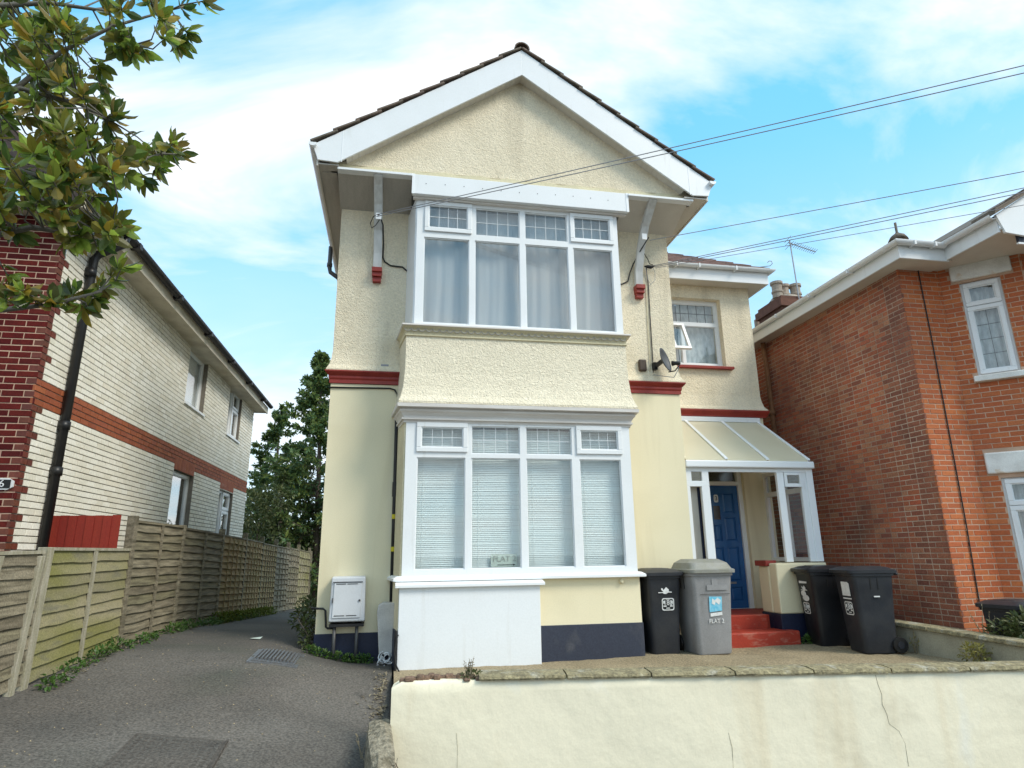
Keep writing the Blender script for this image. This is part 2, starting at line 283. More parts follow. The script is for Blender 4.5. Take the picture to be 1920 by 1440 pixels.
def leafmat(name, cols, trans=.3, rough=.45):
    m = mat(name, cols[0], rough, rnd=cols, var=.25, vscale=2, dark=tuple(x*.6 for x in cols[0])); t = m.node_tree; b = t.nodes['Principled BSDF']
    tr = t.nodes.new('ShaderNodeBsdfTranslucent'); ms = t.nodes.new('ShaderNodeMixShader'); ms.inputs[0].default_value = trans
    src = b.inputs['Base Color'].links[0].from_socket; t.links.new(src, tr.inputs[0])
    o = t.nodes['Material Output']; t.links.new(b.outputs[0], ms.inputs[1]); t.links.new(tr.outputs[0], ms.inputs[2]); t.links.new(ms.outputs[0], o.inputs[0])
leafmat('leaf_magnolia', [(.15,.23,.035),(.05,.10,.03),(.26,.34,.05),(.30,.25,.04),(.06,.12,.035),(.44,.27,.035),(.18,.27,.05),(.42,.58,.09),(.16,.14,.06),(.05,.11,.03),(.32,.22,.07),(.10,.17,.04)], .4, .24)
leafmat('leaf_conifer', [(.07,.14,.07),(.11,.19,.06),(.25,.29,.06),(.08,.16,.075),(.18,.25,.07)], .4)
leafmat('leaf_hedge', [(.05,.08,.03),(.10,.14,.035),(.035,.06,.025),(.17,.20,.05)], .3)
leafmat('leaf_weed', [(.06,.14,.025),(.10,.19,.035),(.04,.10,.02),(.16,.22,.06)], .3)
leafmat('leaf_olive', [(.10,.13,.04),(.07,.10,.035),(.17,.18,.07),(.05,.07,.025)], .3)
leafmat('leaf_yellow', [(.32,.29,.08),(.22,.22,.06),(.40,.36,.13),(.16,.17,.05)], .3)
leafmat('leaf_dry', [(.30,.25,.16),(.22,.18,.11),(.36,.31,.2)], .1)
leafmat('moss', [(.12,.15,.012),(.09,.12,.01),(.16,.18,.02)], .1, .8)
def glassmat(name, tint=(.9,.95,.95), base=.06, scale=1.0, rough=.02):
    m = bpy.data.materials.new(name); m.use_nodes = True; t = m.node_tree; t.nodes.clear(); l = t.links.new
    o = t.nodes.new('ShaderNodeOutputMaterial'); tr = t.nodes.new('ShaderNodeBsdfTransparent'); tr.inputs[0].default_value = (*tint, 1)
    g = t.nodes.new('ShaderNodeBsdfGlossy'); g.inputs['Roughness'].default_value = rough; lw = t.nodes.new('ShaderNodeLayerWeight'); lw.inputs[0].default_value = .5; fr = t.nodes.new('ShaderNodeMath'); fr.operation = 'POWER'; fr.inputs[1].default_value = 4; l(lw.outputs['Facing'], fr.inputs[0])
    ma = t.nodes.new('ShaderNodeMath'); ma.operation = 'MULTIPLY_ADD'; ma.inputs[1].default_value = scale; ma.inputs[2].default_value = base; l(fr.outputs[0], ma.inputs[0])
    ms = t.nodes.new('ShaderNodeMixShader'); l(ma.outputs[0], ms.inputs[0]); l(tr.outputs[0], ms.inputs[1]); l(g.outputs[0], ms.inputs[2]); l(ms.outputs[0], o.inputs[0]); M[name] = m
glassmat('glass', (.97,.985,.985), .075, .8); glassmat('glass_mirror', (.7,.75,.75), .55, .4); glassmat('glass_clear', (.97,.97,.97), .02, .7); glassmat('glass_grey', (.8,.82,.8), .08, .8, .15)
m = mat('polycarbonate', (.88,.82,.62), .35, var=.5, vscale=2.5, dark=(.80,.74,.54)); t = m.node_tree; b = t.nodes['Principled BSDF']
tr = t.nodes.new('ShaderNodeBsdfTranslucent'); tr.inputs[0].default_value = (.85,.80,.62,1); ms = t.nodes.new('ShaderNodeMixShader'); ms.inputs[0].default_value = .3
t.links.new(b.outputs[0], ms.inputs[1]); t.links.new(tr.outputs[0], ms.inputs[2]); t.links.new(ms.outputs[0], t.nodes['Material Output'].inputs[0])
# ------------------------------------------------------------------ ground
def gh(x, y):
    H = .42-.05*(max(x, -6)+1) if x < 1 else .32
    k_ = min(1, max(0, (x+1.45)/1.1)); H -= .16*k_*k_*(3-2*k_)*min(1, max(0, (y-6.2)/1.6))
    s = min(.25, max(.07, .14+.04*(x+1.6)))
    z = H-s*max(0, 8.2-max(y, 3.5))
    if y > 10.3: z -= .055*(min(y, 30)-10.3)
    return z
mb = MB(); xs = [-400,-60,-20,-9,-6]+[-5.5+.25*i for i in range(22)]+[-.02,.04,.10,.3,.8,1.5,3,4,5,6,7,9,14,40,400]; ys = [-400,-60,-15,-5,0,2,3.5]+[3.75+.25*i for i in range(48)]+[17,20,25,30,50,120,900]
mb.add([(x, y, gh(x, y) - (1.0 if x > .07 and y > 5.9-.0936*min(x, 9)+.1 else 0) + (.006*math.sin(x*5+y*3) if abs(x) < 6 else 0)) for y in ys for x in xs], [(j*len(xs)+i, j*len(xs)+i+1, (j+1)*len(xs)+i+1, (j+1)*len(xs)+i) for j in range(len(ys)-1) for i in range(len(xs)-1)])
drive = struct(part('driveway', mb, 'asphalt', smooth=True))
mb = MB(); nx, ny = 56, 26
for j in range(ny+1):
    for i in range(nx+1):
        x = .06+i*(6.86/nx); yw_ = 5.9-(x-.03)*.0936+.12; y = yw_+j*((9.2-yw_)/ny); mb.v.append((x, y, .215+.012*math.sin(x*2.3)*math.sin(y*3.1)+random.uniform(-.006, .006)))
for j in range(ny):
    for i in range(nx): a = j*(nx+1)+i; mb.f.append((a, a+1, a+nx+2, a+nx+1))
struct(part('front_garden_paving', mb, 'garden_concrete', smooth=True))
mb = MB(); mb.box(7.1, 14, 4.5, 30, -.6, .16); struct(part('neighbour_garden_ground', mb, 'garden_concrete'))

# ------------------------------------------------------------------ the rendered house
H = thing('rendered_house', 'cream rendered two storey house with front gable, double bay and blue door', 'house', (1.7, 9, .2))
XL, XR, YW, YB = -.95, 4.36, 9.0, 16.0
F9 = FY(YW)
# lower and upper walls of the main block
mb = MB(); wallgrid(mb, F9, XL, XR, .57, 3.92, [(.2, 3.2, .57, 3.92)], -.25, 0); mb.box(XL, XL+.25, YW+.25, YB, .1, 3.92); mb.box(XR-.25, XR, YW+.25, YB, .1, 3.92); mb.box(XL, XR, YB, YB+.2, .1, 6.6)
part('ground_floor_wall', mb, 'cream_smooth', H)
mb = MB(); wallgrid(mb, F9, XL, XR, 4.05, 6.72, [(.2, 3.2, 4.5, 6.72)], -.25, 0); mb.box(XL, XL+.25, YW+.25, YB, 4.05, 6.72); mb.box(XR-.25, XR, YW+.25, YB, 4.05, 6.72)
for x0, x1, sx0, sx1 in ((XL, .12, -.07, 0), (3.3, XR, 0, .07)):      # bell-cast at the foot of the roughcast
    pts = [(0, 4.42), (.012, 4.30), (.035, 4.2), (.075, 4.125), (.075, 4.105), (-.01, 4.105)]
    a = [(x0+(sx0 * n/.075 if n > 0 else 0), YW-n, z) for n, z in pts]; b = [(x1+(sx1*n/.075 if n > 0 else 0), YW-n, z) for n, z in pts]; mb.strip(None, a, b)
part('upper_wall', mb, 'roughcast', H)
for x0, x1, e0, e1 in ((XL, .06, -1, 0), (3.36, XR, 0, 1)):
    prof = [(-.02, 4.104), (.085, 4.104), (.085, 4.085), (.06, 4.055), (.035, 4.03), (.035, 4.0), (.022, 3.975), (.022, 3.925), (-.02, 3.925)]
    m2 = MB().strip(None, [(x0+e0*max(n, 0), YW-n, z) for n, z in prof], [(x1+e1*max(n, 0), YW-n, z) for n, z in prof])
    part('string_course', m2, 'red_paint', H)
mb = MB(); mb.box(XL-.012, .1, YW-.03, YW+.2, .0, .57); mb.box(XL-.012, XL+.2, YW+.2, YB, -.6, .57); part('plinth', mb, 'navy', H, bevel=.01)

# bay: base, sills, cornice, skirt
fp = [(.0, 9.02), (.085, 8.43), (3.285, 8.43), (3.37, 9.02)]
def bayprism(z0, z1, g=0, gf=None):
    gf = g if gf is None else gf
    q = [(fp[0][0]-g, fp[0][1]), (fp[1][0]-g, fp[1][1]-gf), (fp[2][0]+g, fp[2][1]-gf), (fp[3][0]+g, fp[3][1])]
    return q, z0, z1
def addbay(mb, secs):
    n = len(secs); vs = []; fs = []
    for g, gf, z in secs: q, _, _ = bayprism(z, z, g, gf); vs += [(x, y, z) for x, y in q]
    for i in range(n-1):
        for k in range(4): fs.append((i*4+k, i*4+(k+1) % 4, (i+1)*4+(k+1) % 4, (i+1)*4+k))
    fs.append((3,2,1,0)); fs.append(tuple((n-1)*4+k for k in range(4))); return mb.add(vs, fs)
part('bay_base_wall', addbay(MB(), [(0,0,.64),(0,0,1.215)]), 'cream_smooth', H)
part('bay_plinth', addbay(MB(), [(.012,.012,.1),(.012,.012,.64)]), 'plinth_grey', H, bevel=.006)
part('bay_sill', addbay(MB(), [(.05,.08,1.218),(.065,.09,1.224),(.065,.09,1.254),(.02,.03,1.283)]), 'upvc_bright', H)
for q in ([(.0,9.02,1.284),(.098,8.44,1.284),(.16,8.44,1.284),(.06,9.02,1.284)], [(3.37,9.02,1.284),(3.272,8.44,1.284),(3.21,8.44,1.284),(3.31,9.02,1.284)]): part('bay_cheek', MB().prism(q, (0,0,1.98)), 'gable_band', H)   # beige side cheeks of the lower bay
co = part('bay_cornice', addbay(MB(), [(-.02,-.02,3.262),(.0,.018,3.262),(.0,.018,3.296),(.022,.055,3.298),(.024,.058,3.322),(.010,.03,3.326),(.016,.04,3.35),(.035,.07,3.385),(.052,.10,3.405),(.055,.105,3.425),(.04,.08,3.43),(.045,.085,3.447),(.085,.165,3.452),(.088,.170,3.497),(.0,.05,3.51)]), 'old_white', H)
sk = [(.07,.15,3.505),(.075,.155,3.53),(.045,.11,3.62),(.02,.075,3.75),(.005,.045,3.95),(0,.03,4.2),(0,.02,4.50)]
part('bay_skirt', addbay(MB(), sk), 'roughcast_pale', H)
tr_ = part('sill_trim', addbay(MB(), [(.0,.03,4.485),(.015,.045,4.49),(.015,.045,4.505),(.005,.035,4.51),(.01,.05,4.58),(.045,.09,4.615)]), 'gable_band', H)
for i in range(33):                                                  # scalloped edge under the sill; dark colour paints its shadow line and peeling
    a = math.pi; x = .10+i*.098; mb = MB(); mb.tube([(x+.042*math.cos(math.pi+math.pi*k/6), 8.366, 4.585+.038*math.sin(math.pi+math.pi*k/6)) for k in range(7)], .0075, 5)
    part('scallop', mb, 'soffit', tr_)
part('upper_bay_sill', addbay(MB(), [(.05,.10,4.616),(.06,.115,4.62),(.06,.115,4.64),(.0,.02,4.66)]), 'old_white', H)
for q in ([(.06,9.02,4.66),(.165,8.44,4.66),(.22,8.44,4.66),(.12,9.02,4.66)], [(3.37,9.02,4.66),(3.272,8.44,4.66),(3.21,8.44,4.66),(3.31,9.02,4.66)]): part('upper_bay_cheek', MB().prism(q, (0,0,2.0)), 'upvc', H)

def window(parent, name, F, u0, u1, z0, z1, n, lights, depth=.07, m='upvc', glass='glass', lead='lead_white', leadw=.007):
    """lights: (u0,u1,z0,z1,sash,(columns,rows)) openings in the outer frame"""
    mb = MB(); wallgrid(mb, F, u0, u1, z0, z1, [l[:4] for l in lights], n-depth, n)
    w = part(name, mb, m, parent)
    for l in lights:
        a, b, c, d, sash, ld = l; g = n-.035
        if sash:
            s = .062; m3 = MB(); wallgrid(m3, F, a-.028, b+.028, c-.028, d+.028, [(a+s-.028, b-s+.028, c+s-.028, d-s+.028)], n+.003, n+.026)
            part('casement_sash', m3, m, w, bevel=.006); a, b, c, d = a+s-.028, b-s+.028, c+s-.028, d-s+.028; g = n-.01
        m3 = MB(); bw = .014; wallgrid(m3, F, a, b, c, d, [(a+bw, b-bw, c+bw, d-bw)], g-.01, g+.018); part('glazing_bead', m3, m, w)
        a, b, c, d = a+bw, b-bw, c+bw, d-bw
        part('pane', MB().tbox(F, a-.004, b+.004, g-.006, g, c-.004, d+.004), glass, w)
        if ld:
            k, r = ld; m3 = MB()
            for i in range(1, k): x = a+(b-a)*i/k; m3.tbox(F, x-leadw/2, x+leadw/2, g+.001, g+.005, c, d)
            for j in range(1, r): z = c+(d-c)*j/r; m3.tbox(F, a, b, g+.0015, g+.0055, z-leadw/2, z+leadw/2)
            part('leaded_bars', m3, lead, w)
    return w
FB = FY(8.42)
wl = window(H, 'lower_bay_window', FB, .12, 3.262, 1.284, 3.262, 0, [
    (.29,.92,2.895,3.235,1,(4,2)), (1.0,1.672,2.85,3.235,0,(4,2)), (1.755,2.41,2.85,3.235,0,(4,2)), (2.5,3.115,2.895,3.235,1,(4,2)),
    (.275,.92,1.355,2.795,0,None), (1.0,1.67,1.355,2.795,0,None), (1.755,2.40,1.355,2.795,0,None), (2.51,3.11,1.355,2.795,0,None)], leadw=.006)
wu = window(H, 'upper_bay_window', FB, .185, 3.272, 4.655, 6.62, 0, [
    (.325,.965,6.15,6.585,1,(4,2)), (1.05,1.722,6.12,6.57,0,(4,2)), (1.80,2.465,6.12,6.57,0,(4,2)), (2.535,3.175,6.15,6.585,1,(4,2)),
    (.295,.958,4.70,6.03,0,None), (1.04,1.715,4.70,6.03,0,None), (1.80,2.465,4.70,6.03,0,None), (2.545,3.165,4.70,6.03,0,None)])
# venetian blinds behind the lower window, curtains behind the upper
for a, b in ((.22,.96), (.965,1.71), (1.715,2.45), (2.455,3.17)):
    mb = MB(); z = 1.36
    while z < 3.2:
        t_ = .0122+random.uniform(-.0006, .0006); y0 = 8.56+random.uniform(-.002, .002)
        mb.add([(a, y0-.007, z-t_), (b, y0-.007, z-t_+random.uniform(-.0012,.0012)), (b, y0+.007, z+t_), (a, y0+.007, z+t_)], [(0,1,2,3)]); z += .0242
    for x in (a+.15, b-.15): mb.tube([(x, 8.545, 1.35), (x, 8.545, 3.2)], .0015, 4)
    bl = part('venetian_blind', mb, 'blind', wl, fix=False); bl['kind'] = 'stuff'
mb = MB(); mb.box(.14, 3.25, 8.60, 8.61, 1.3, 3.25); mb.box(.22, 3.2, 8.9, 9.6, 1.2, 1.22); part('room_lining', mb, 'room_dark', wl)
def curtain(x0, x1, z0, z1, y, amp, per, m, parent, gather=0):
    mb = MB(); n = int((x1-x0)/.02); rows = 10; ph = random.uniform(0, 6)
    for j in range(rows+1):
        q = j/rows
        for i in range(n+1):
            x = x0+(x1-x0)*i/n; xx = x+gather*math.sin((x-x0)/(x1-x0)*math.pi)*math.sin(q*math.pi)*.1
            mb.v.append((xx, y+amp*(.4+.6*q)*math.sin(2*math.pi*x/per+ph+.7*math.sin(x*7)+q*.6)+.3*amp*math.sin(x*61), z1+(z0-z1)*q))
    for j in range(rows):
        for i in range(n): a = j*(n+1)+i; mb.f.append((a, a+1, a+n+2, a+n+1))
    return part('curtain', mb, m, parent, smooth=True, fix=False)
for a, b, p in ((.24,.98,.17), (1.0,1.75,.24), (1.76,2.5,.19), (2.5,3.22,.21)): curtain(a, b, 4.66, 6.6, 8.60, .011, p, 'curtain', wu, .3)
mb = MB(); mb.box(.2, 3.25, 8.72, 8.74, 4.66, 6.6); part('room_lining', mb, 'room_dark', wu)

# fascia panel over the upper bay
mb = MB(); mb.box(.10, 3.43, 8.285, 8.36, 6.645, 6.965); fpnl = part('bay_fascia', mb, 'upvc', H, bevel=.006)
mb = MB(); mb.box(.12, 3.41, 8.36, 8.43, 6.62, 6.66); part('bay_fascia_soffit', mb, 'old_white', H)
part('fascia_trim', MB().box(.095, .135, 8.279, 8.30, 6.64, 6.967), 'upvc_bright', fpnl); part('fascia_trim', MB().box(3.395, 3.435, 8.279, 8.30, 6.64, 6.967), 'upvc_bright', fpnl)
for i in range(11): part('fascia_nail', MB().lathe([(.007,-.003),(.007,0)], (.3+i*.28, 8.284, 6.82+.01*math.sin(i)), 8, 'y'), 'grey_pipe', fpnl)

# gable
XA, ZA, SL = 1.76, 9.36, .682
YG = 8.40
def gz(x): return ZA-.10-SL*abs(x-XA)
ga = part('gable_wall', MB().prism([(XL-.15, YG, 7.09), (4.62, YG, 7.09), (4.62, YG, gz(4.62)-.2), (XA, YG, gz(XA)-.25), (XL-.15, YG, gz(XL-.15)-.2)], (0, .12, 0)), 'roughcast', H)
mb = MB(); n = 40
top = [(XL-.12+5.5*i/n, YG-.012, 7.085+.012*math.sin(i*1.7)+random.uniform(-.006,.006)) for i in range(n+1)]
mb.prism([(XL-.12, YG-.012, 6.955)]+[(4.55, YG-.012, 6.955)]+[p for p in reversed(top) if p[0] < 4.55], (0, .1, 0)); part('gable_band', mb, 'gable_band', H)
for a, b in ((XL-.02, .10), (3.43, 4.52)): part('gable_edge_trim', MB().box(a, b, 8.255, 8.40, 6.915, 6.953), 'upvc', H, bevel=.004)
# soffits under the overhang: left shade and right light put into their colours
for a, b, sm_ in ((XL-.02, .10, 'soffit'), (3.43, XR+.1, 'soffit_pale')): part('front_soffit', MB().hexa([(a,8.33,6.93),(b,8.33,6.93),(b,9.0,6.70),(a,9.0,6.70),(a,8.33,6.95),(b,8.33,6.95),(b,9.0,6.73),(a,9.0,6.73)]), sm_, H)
for s, nm in ((-1, 'l'), (1, 'r')):
    xi = XL if s < 0 else XR; xo = -1.235 if s < 0 else 4.74
    a, b = min(xi, xo), max(xi, xo)
    mb = MB(); mb.box(a-.0, b, 8.24, YB, 6.94 if 0 else 6.955, 6.975); part('eaves_soffit', mb, 'soffit' if s < 0 else 'soffit_pale', H)  # darker left and paler right tone paints how the light falls
    mb = MB(); mb.box(min(xo, xo+s*.025), max(xo, xo+s*.025), 8.24, YB, 6.93, 7.17); part('eaves_fascia', mb, 'soffit_pale', H, bevel=.004)
    mb = MB(); pr = [(-.055+.055*(1-math.cos(math.pi*k/10)) , -.055*math.sin(math.pi*k/10)) for k in range(11)]
    pr = [(x, z) for x, z in pr]+[(x*.9, z*.9) for x, z in reversed(pr)]
    xc = xo+s*.085; mb.strip(None, [(xc+x, 8.14, 7.235+z) for x, z in pr], [(xc+x, YB, 7.235+z) for x, z in pr])
    mb.prism([(xc+.055*math.cos(t), 8.138, 7.236+.055*math.sin(t)) for t in [math.pi+math.pi*k/10 for k in range(11)]], (0,.006,0)); part('gutter', mb, 'upvc', H)
    # wall below the side soffit closes up to it
    part('eaves_wall', MB().box(xi-(.0 if s > 0 else 0)-(.25 if s > 0 else 0), xi+(.25 if s < 0 else 0), YW, YB, 6.721, 6.954), 'roughcast', H)
part('soffit_hatch', MB().box(-1.19, -.99, 8.42, 8.95, 6.945, 6.954), 'soffit', H)
mb = MB()
for s in (-1, 1):                                                     # bargeboards with level ends
    xe = XA+s*3.085; xi = XA+s*2.73; xm = XA+s*3.0
    ze = ZA-SL*3.085-.02
    poly = [(XA, 8.2, ZA-.02), (xe, 8.2, ze), (xm, 8.2, 7.0), (xi, 8.2, 6.985), (XA, 8.2, ZA-.49)]
    bb = part('bargeboard', MB().prism(poly, (0, .03, 0)), 'upvc', H, bevel=.003)
    x9 = XA+s*2.68; part('board_joint', MB().prism([(x9, 8.197, ZA-SL*2.68-.03), (x9+.012, 8.197, ZA-SL*2.68-.03), (x9+.012, 8.197, 6.995), (x9, 8.197, 6.995)], (0,.005,0)), 'upvc_bright', bb)
    # little boarded soffit behind the board
    a = Vector((XA, 8.23, ZA-.47)); b2 = Vector((XA+s*2.62, 8.23, ZA-.47-SL*2.62)); nseg = 32
    for k in range(nseg):
        p = a.lerp(b2, k/nseg); q = a.lerp(b2, (k+.965)/nseg); h_ = .012
        part('soffit_slat', MB().hexa([p, q, q+Vector((0,.19,0)), p+Vector((0,.19,0)), p+Vector((0,0,h_)), q+Vector((0,0,h_)), q+Vector((0,.19,h_)), p+Vector((0,.19,h_))]), 'soffit_pale', bb)
# roof: one course after another, the front (verge) tiles singly
roof = part('roof_deck', MB().prism([(XA-3.0, 8.26, ZA-SL*3.0-.05), (XA, 8.26, ZA-.045), (XA+3.0, 8.26, ZA-SL*3.0-.05), (XA+3.0, 8.26, ZA-SL*3.0-.12), (XA, 8.26, ZA-.11), (XA-3.0, 8.26, ZA-SL*3.0-.12)], (0, YB-8.0, 0)), 'soffit', H)
rest = MB(); an = math.atan(SL); L_ = math.hypot(3.05, 3.05*SL); nc = 10
for s in (-1, 1):
    for c_ in range(nc):
        d0 = L_*c_/nc; d1 = L_*(c_+1)/nc+.05
        def P(d, h): return (XA+s*(d*math.cos(an)+h*math.sin(an)), ZA-.005-d*math.sin(an)+h*math.cos(an))
        y = 8.165
        while y < YB+.1:
            j = random.uniform(-.004, .004); q = [P(d0, .0+j), P(d1, .035+j), P(d1, .062+j), P(d0, .03+j)]
            pol = [(x, y, z) for x, z in q]
            if y < 8.2: part('verge_tile', MB().prism(pol, (0, .325, 0)), 'roof_tile', roof, bevel=.006)
            else: rest.prism(pol, (0, .32, 0))
            y += .33
part('roof_tiles', rest, 'roof_tile', roof, kind='stuff')
mb = MB(); y = 8.15
while y < YB:
    pr = [(.125*math.cos(math.pi*k/8), .125*math.sin(math.pi*k/8)) for k in range(9)]; pr += [(x*.85, z*.85) for x, z in reversed(pr)]
    part('ridge_tile', MB().strip(None, [(XA+x, y, ZA-.03+z) for x, z in pr], [(XA+x, y+.43, ZA-.03+z) for x, z in pr]), 'roof_tile', roof); y += .44
# struts and corbels that carry the gable
for x, lean in ((-.375, -.02), (3.79, .07)):
    pts = [(x, 8.955, 5.71), (x, 8.925, 5.95), (x+lean*.3, 8.83, 6.30), (x+lean*.6, 8.64, 6.63), (x+lean, 8.44, 6.84), (x+lean, 8.31, 6.93)]
    mb = MB(); w_ = .062; vs_ = []
    for i, p in enumerate(pts):
        p = Vector(p); d = Vector(pts[min(i+1, len(pts)-1)])-Vector(pts[max(i-1, 0)]); d.normalize(); nn = Vector((1,0,0)).cross(d).normalized()*.04
        vs_ += [p+Vector((-w_,0,0))-nn, p+Vector((w_,0,0))-nn, p+Vector((w_,0,0))+nn, p+Vector((-w_,0,0))+nn]
    fs_ = [(0,1,2,3), (20,23,22,21)]+[(i*4+k, i*4+(k+1) % 4, i*4+4+(k+1) % 4, i*4+4+k) for i in range(5) for k in range(4)]
    st = part('gable_strut', mb.add(vs_, fs_), 'strut_white', H, bevel=.008)
    mb = MB(); mb.box(x-.075, x+.075, 8.86, 9.02, 5.64, 5.71); mb.box(x-.07, x+.07, 8.89, 9.02, 5.575, 5.645); mb.box(x-.062, x+.062, 8.925, 9.02, 5.50, 5.58); part('corbel', mb, 'red_paint', H, bevel=.006)
    part('cable_clamp', MB().box(x-.04, x+.04, 8.60 if x < 0 else 8.58, 8.625 if x < 0 else 8.6, 6.36, 6.46), 'upvc_bright', st)
# rear rainwater pipe under the left eave
mb = MB(); mb.tube([(-1.35, 11.3, 7.2), (-1.35, 11.3, 6.78), (-1.33, 11.3, 6.68), (-1.08, 11.3, 6.5), (-.99, 11.3, 6.4), (-.99, 11.3, .5)], .04, 10); mb.lathe([(.05,-.03),(.05,.04)], (-1.35,11.3,6.82), 12); part('downpipe', mb, 'grey_pipe', H, smooth=True)

# ------------------------------------------------------------------ the set-back wing with door and porch
YV = 10.4; FV = FY(YV)
WX1 = 6.65
mb = MB(); wallgrid(mb, FV, XR, WX1, 4.0, 6.52, [(4.86, 6.03, 4.87, 6.21)], -.3, 0); mb.box(WX1-.3, WX1, YV+.3, YB, 4.0, 6.52)
pts = [(0, 4.30), (.012, 4.2), (.035, 4.1), (.08, 4.035), (.08, 4.02), (-.01, 4.02)]
mb.strip(None, [(XR, YV-n, z) for n, z in pts], [(WX1+max(n, 0), YV-n, z) for n, z in pts]); part('wing_upper_wall', mb, 'roughcast', H)
mb = MB(); wallgrid(mb, FV, XR, WX1, .1, 3.92, [(5.36, 6.13, .58, 3.03)], -.3, 0); mb.box(WX1-.3, WX1, YV+.3, YB, .1, 3.92); part('wing_lower_wall', mb, 'cream_smooth', H)
prof = [(-.02, 4.019), (.095, 4.019), (.095, 3.99), (.07, 3.95), (.05, 3.915), (.05, 3.895), (-.02, 3.895)]
part('string_course', MB().strip(None, [(XR+.02, YV-n, z) for n, z in prof], [(WX1+max(n, 0), YV-n, z) for n, z in prof]), 'red_paint', H)
ww = window(H, 'wing_window', FV, 4.86, 6.03, 4.88, 6.21, -.13, [(4.92, 5.965, 5.76, 6.14, 0, (6, 2)), (5.30, 5.965, 4.945, 5.69, 0, None), (4.92, 5.24, 4.945, 5.69, 0, None)], lead='lead', leadw=.012)
# top hung casement standing open
mb = MB(); hy, hz = YV+.10, 5.69; ca, sa = math.cos(rad(24)), math.sin(rad(24))
def TF(u, n, z):  # z measured down from the hinge
    d = 5.69-z; return (u, hy-d*sa-n*ca, hz-d*ca+n*sa)
wallgrid(mb, TF, 4.93, 5.27, 5.05, 5.69, [(4.985, 5.215, 5.105, 5.635)], 0, .05); sash = part('open_casement', mb, 'upvc', ww, bevel=.005)
part('open_pane', MB().tbox(TF, 4.98, 5.22, .02, .026, 5.1, 5.64), 'glass', ww)
curtain(5.26, 6.0, 4.9, 6.2, YV+.30, .012, .3, 'net_lace', ww); curtain(4.9, 5.26, 4.9, 6.2, YV+.34, .012, .3, 'curtain', ww)
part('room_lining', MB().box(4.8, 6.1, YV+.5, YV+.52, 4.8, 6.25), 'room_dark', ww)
part('window_sill', MB().hexa([(4.8,YV-.09,4.795),(6.14,YV-.09,4.795),(6.14,YV+.1,4.80),(4.8,YV+.1,4.80),(4.8,YV-.09,4.845),(6.14,YV-.09,4.845),(6.14,YV+.1,4.879),(4.8,YV+.1,4.879)]), 'red_paint', H, bevel=.005)
mb = MB(); mb.box(XR, WX1+.27, YV-.30, YV-.27, 6.46, 6.745); mb.box(WX1+.245, WX1+.27, YV-.27, YB, 6.46, 6.745); part('wing_fascia', mb, 'upvc', H, bevel=.003)
mb = MB(); mb.box(XR, WX1+.245, YV-.272, YV, 6.475, 6.495); mb.box(WX1, WX1+.245, YV, YB, 6.475, 6.495); part('wing_soffit', mb, 'soffit_pale', H)
pr = [(-.055*math.cos(math.pi*k/10), -.055*math.sin(math.pi*k/10)) for k in range(11)]; pr += [(x*.88, z*.88) for x, z in reversed(pr)]
mb = MB(); mb.strip(None, [(XR, YV-.36+x, 6.735+z) for x, z in pr], [(WX1+.33-x, YV-.36+x, 6.735+z) for x, z in pr]); mb.strip(None, [(WX1+.33-x, YV-.36+x, 6.735+z) for x, z in pr], [(WX1+.33-x, YB, 6.735+z) for x, z in pr]); part('wing_gutter', mb, 'upvc', H)
for x in (5.0, 5.45, 6.2): part('gutter_bracket', MB().box(x, x+.025, YV-.425, YV-.30, 6.66, 6.74), 'upvc', H)
rt = MB(); rp_ = .66
for c_ in range(9):
    y0 = YV-.36+c_*.24; z0 = 6.735+(y0-YV+.36)*rp_
    x = XR+.0
    xe_ = WX1+.30-(y0-YV+.36)*.95
    while x < xe_-.05:
        x2 = min(x+.165, xe_); rt.hexa([(x,y0,z0+.0),(x2-.006,y0,z0),(x2-.006,y0+.28,z0+.28*rp_),(x,y0+.28,z0+.28*rp_),(x,y0,z0+.035),(x2-.006,y0,z0+.035+random.uniform(0,.006)),(x2-.006,y0+.28,z0+.28*rp_+.012),(x,y0+.28,z0+.28*rp_+.012)]); x = x2
wr = part('wing_roof', rt, 'slate_red', H, kind='stuff')
part('hip_iron', MB().tube([(6.62,YV-.25,6.80),(6.93,YV-.40,6.80),(6.97,YV-.42,6.84),(6.96,YV-.42,6.89),(6.92,YV-.40,6.90),(6.89,YV-.39,6.87)], .007, 6), 'metal_grey', H)

# front door
dframe = MB(); wallgrid(dframe, FV, 5.36, 6.13, .58, 3.03, [(5.44, 6.05, .585, 2.665), (5.44, 6.05, 2.735, 2.97)], -.20, -.08); df = part('door_frame', dframe, 'old_white' if 0 else 'upvc', H, bevel=.006)
part('fanlight', MB().tbox(FV, 5.43, 6.06, -.16, -.15, 2.73, 2.98), 'glass_grey', df)
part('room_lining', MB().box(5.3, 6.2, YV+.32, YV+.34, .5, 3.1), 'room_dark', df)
panels = [(5.54,5.68,2.505,2.53), (5.54,5.68,1.70,1.985), (5.745,5.96,2.18,2.53), (5.745,5.96,1.70,2.11), (5.505,5.68,1.03,1.60), (5.755,5.965,1.03,1.60), (5.505,5.68,.70,.93), (5.755,5.965,.70,.93)]
vz = (5.555, 5.685, 2.07, 2.31)
mb = MB(); wallgrid(mb, FV, 5.443, 6.047, .588, 2.662, panels+[vz], -.165, -.12); mb.tbox(FV, 5.45, 6.04, -.162, -.14, .59, 2.66)
door = part('front_door', mb, 'door_blue', H)
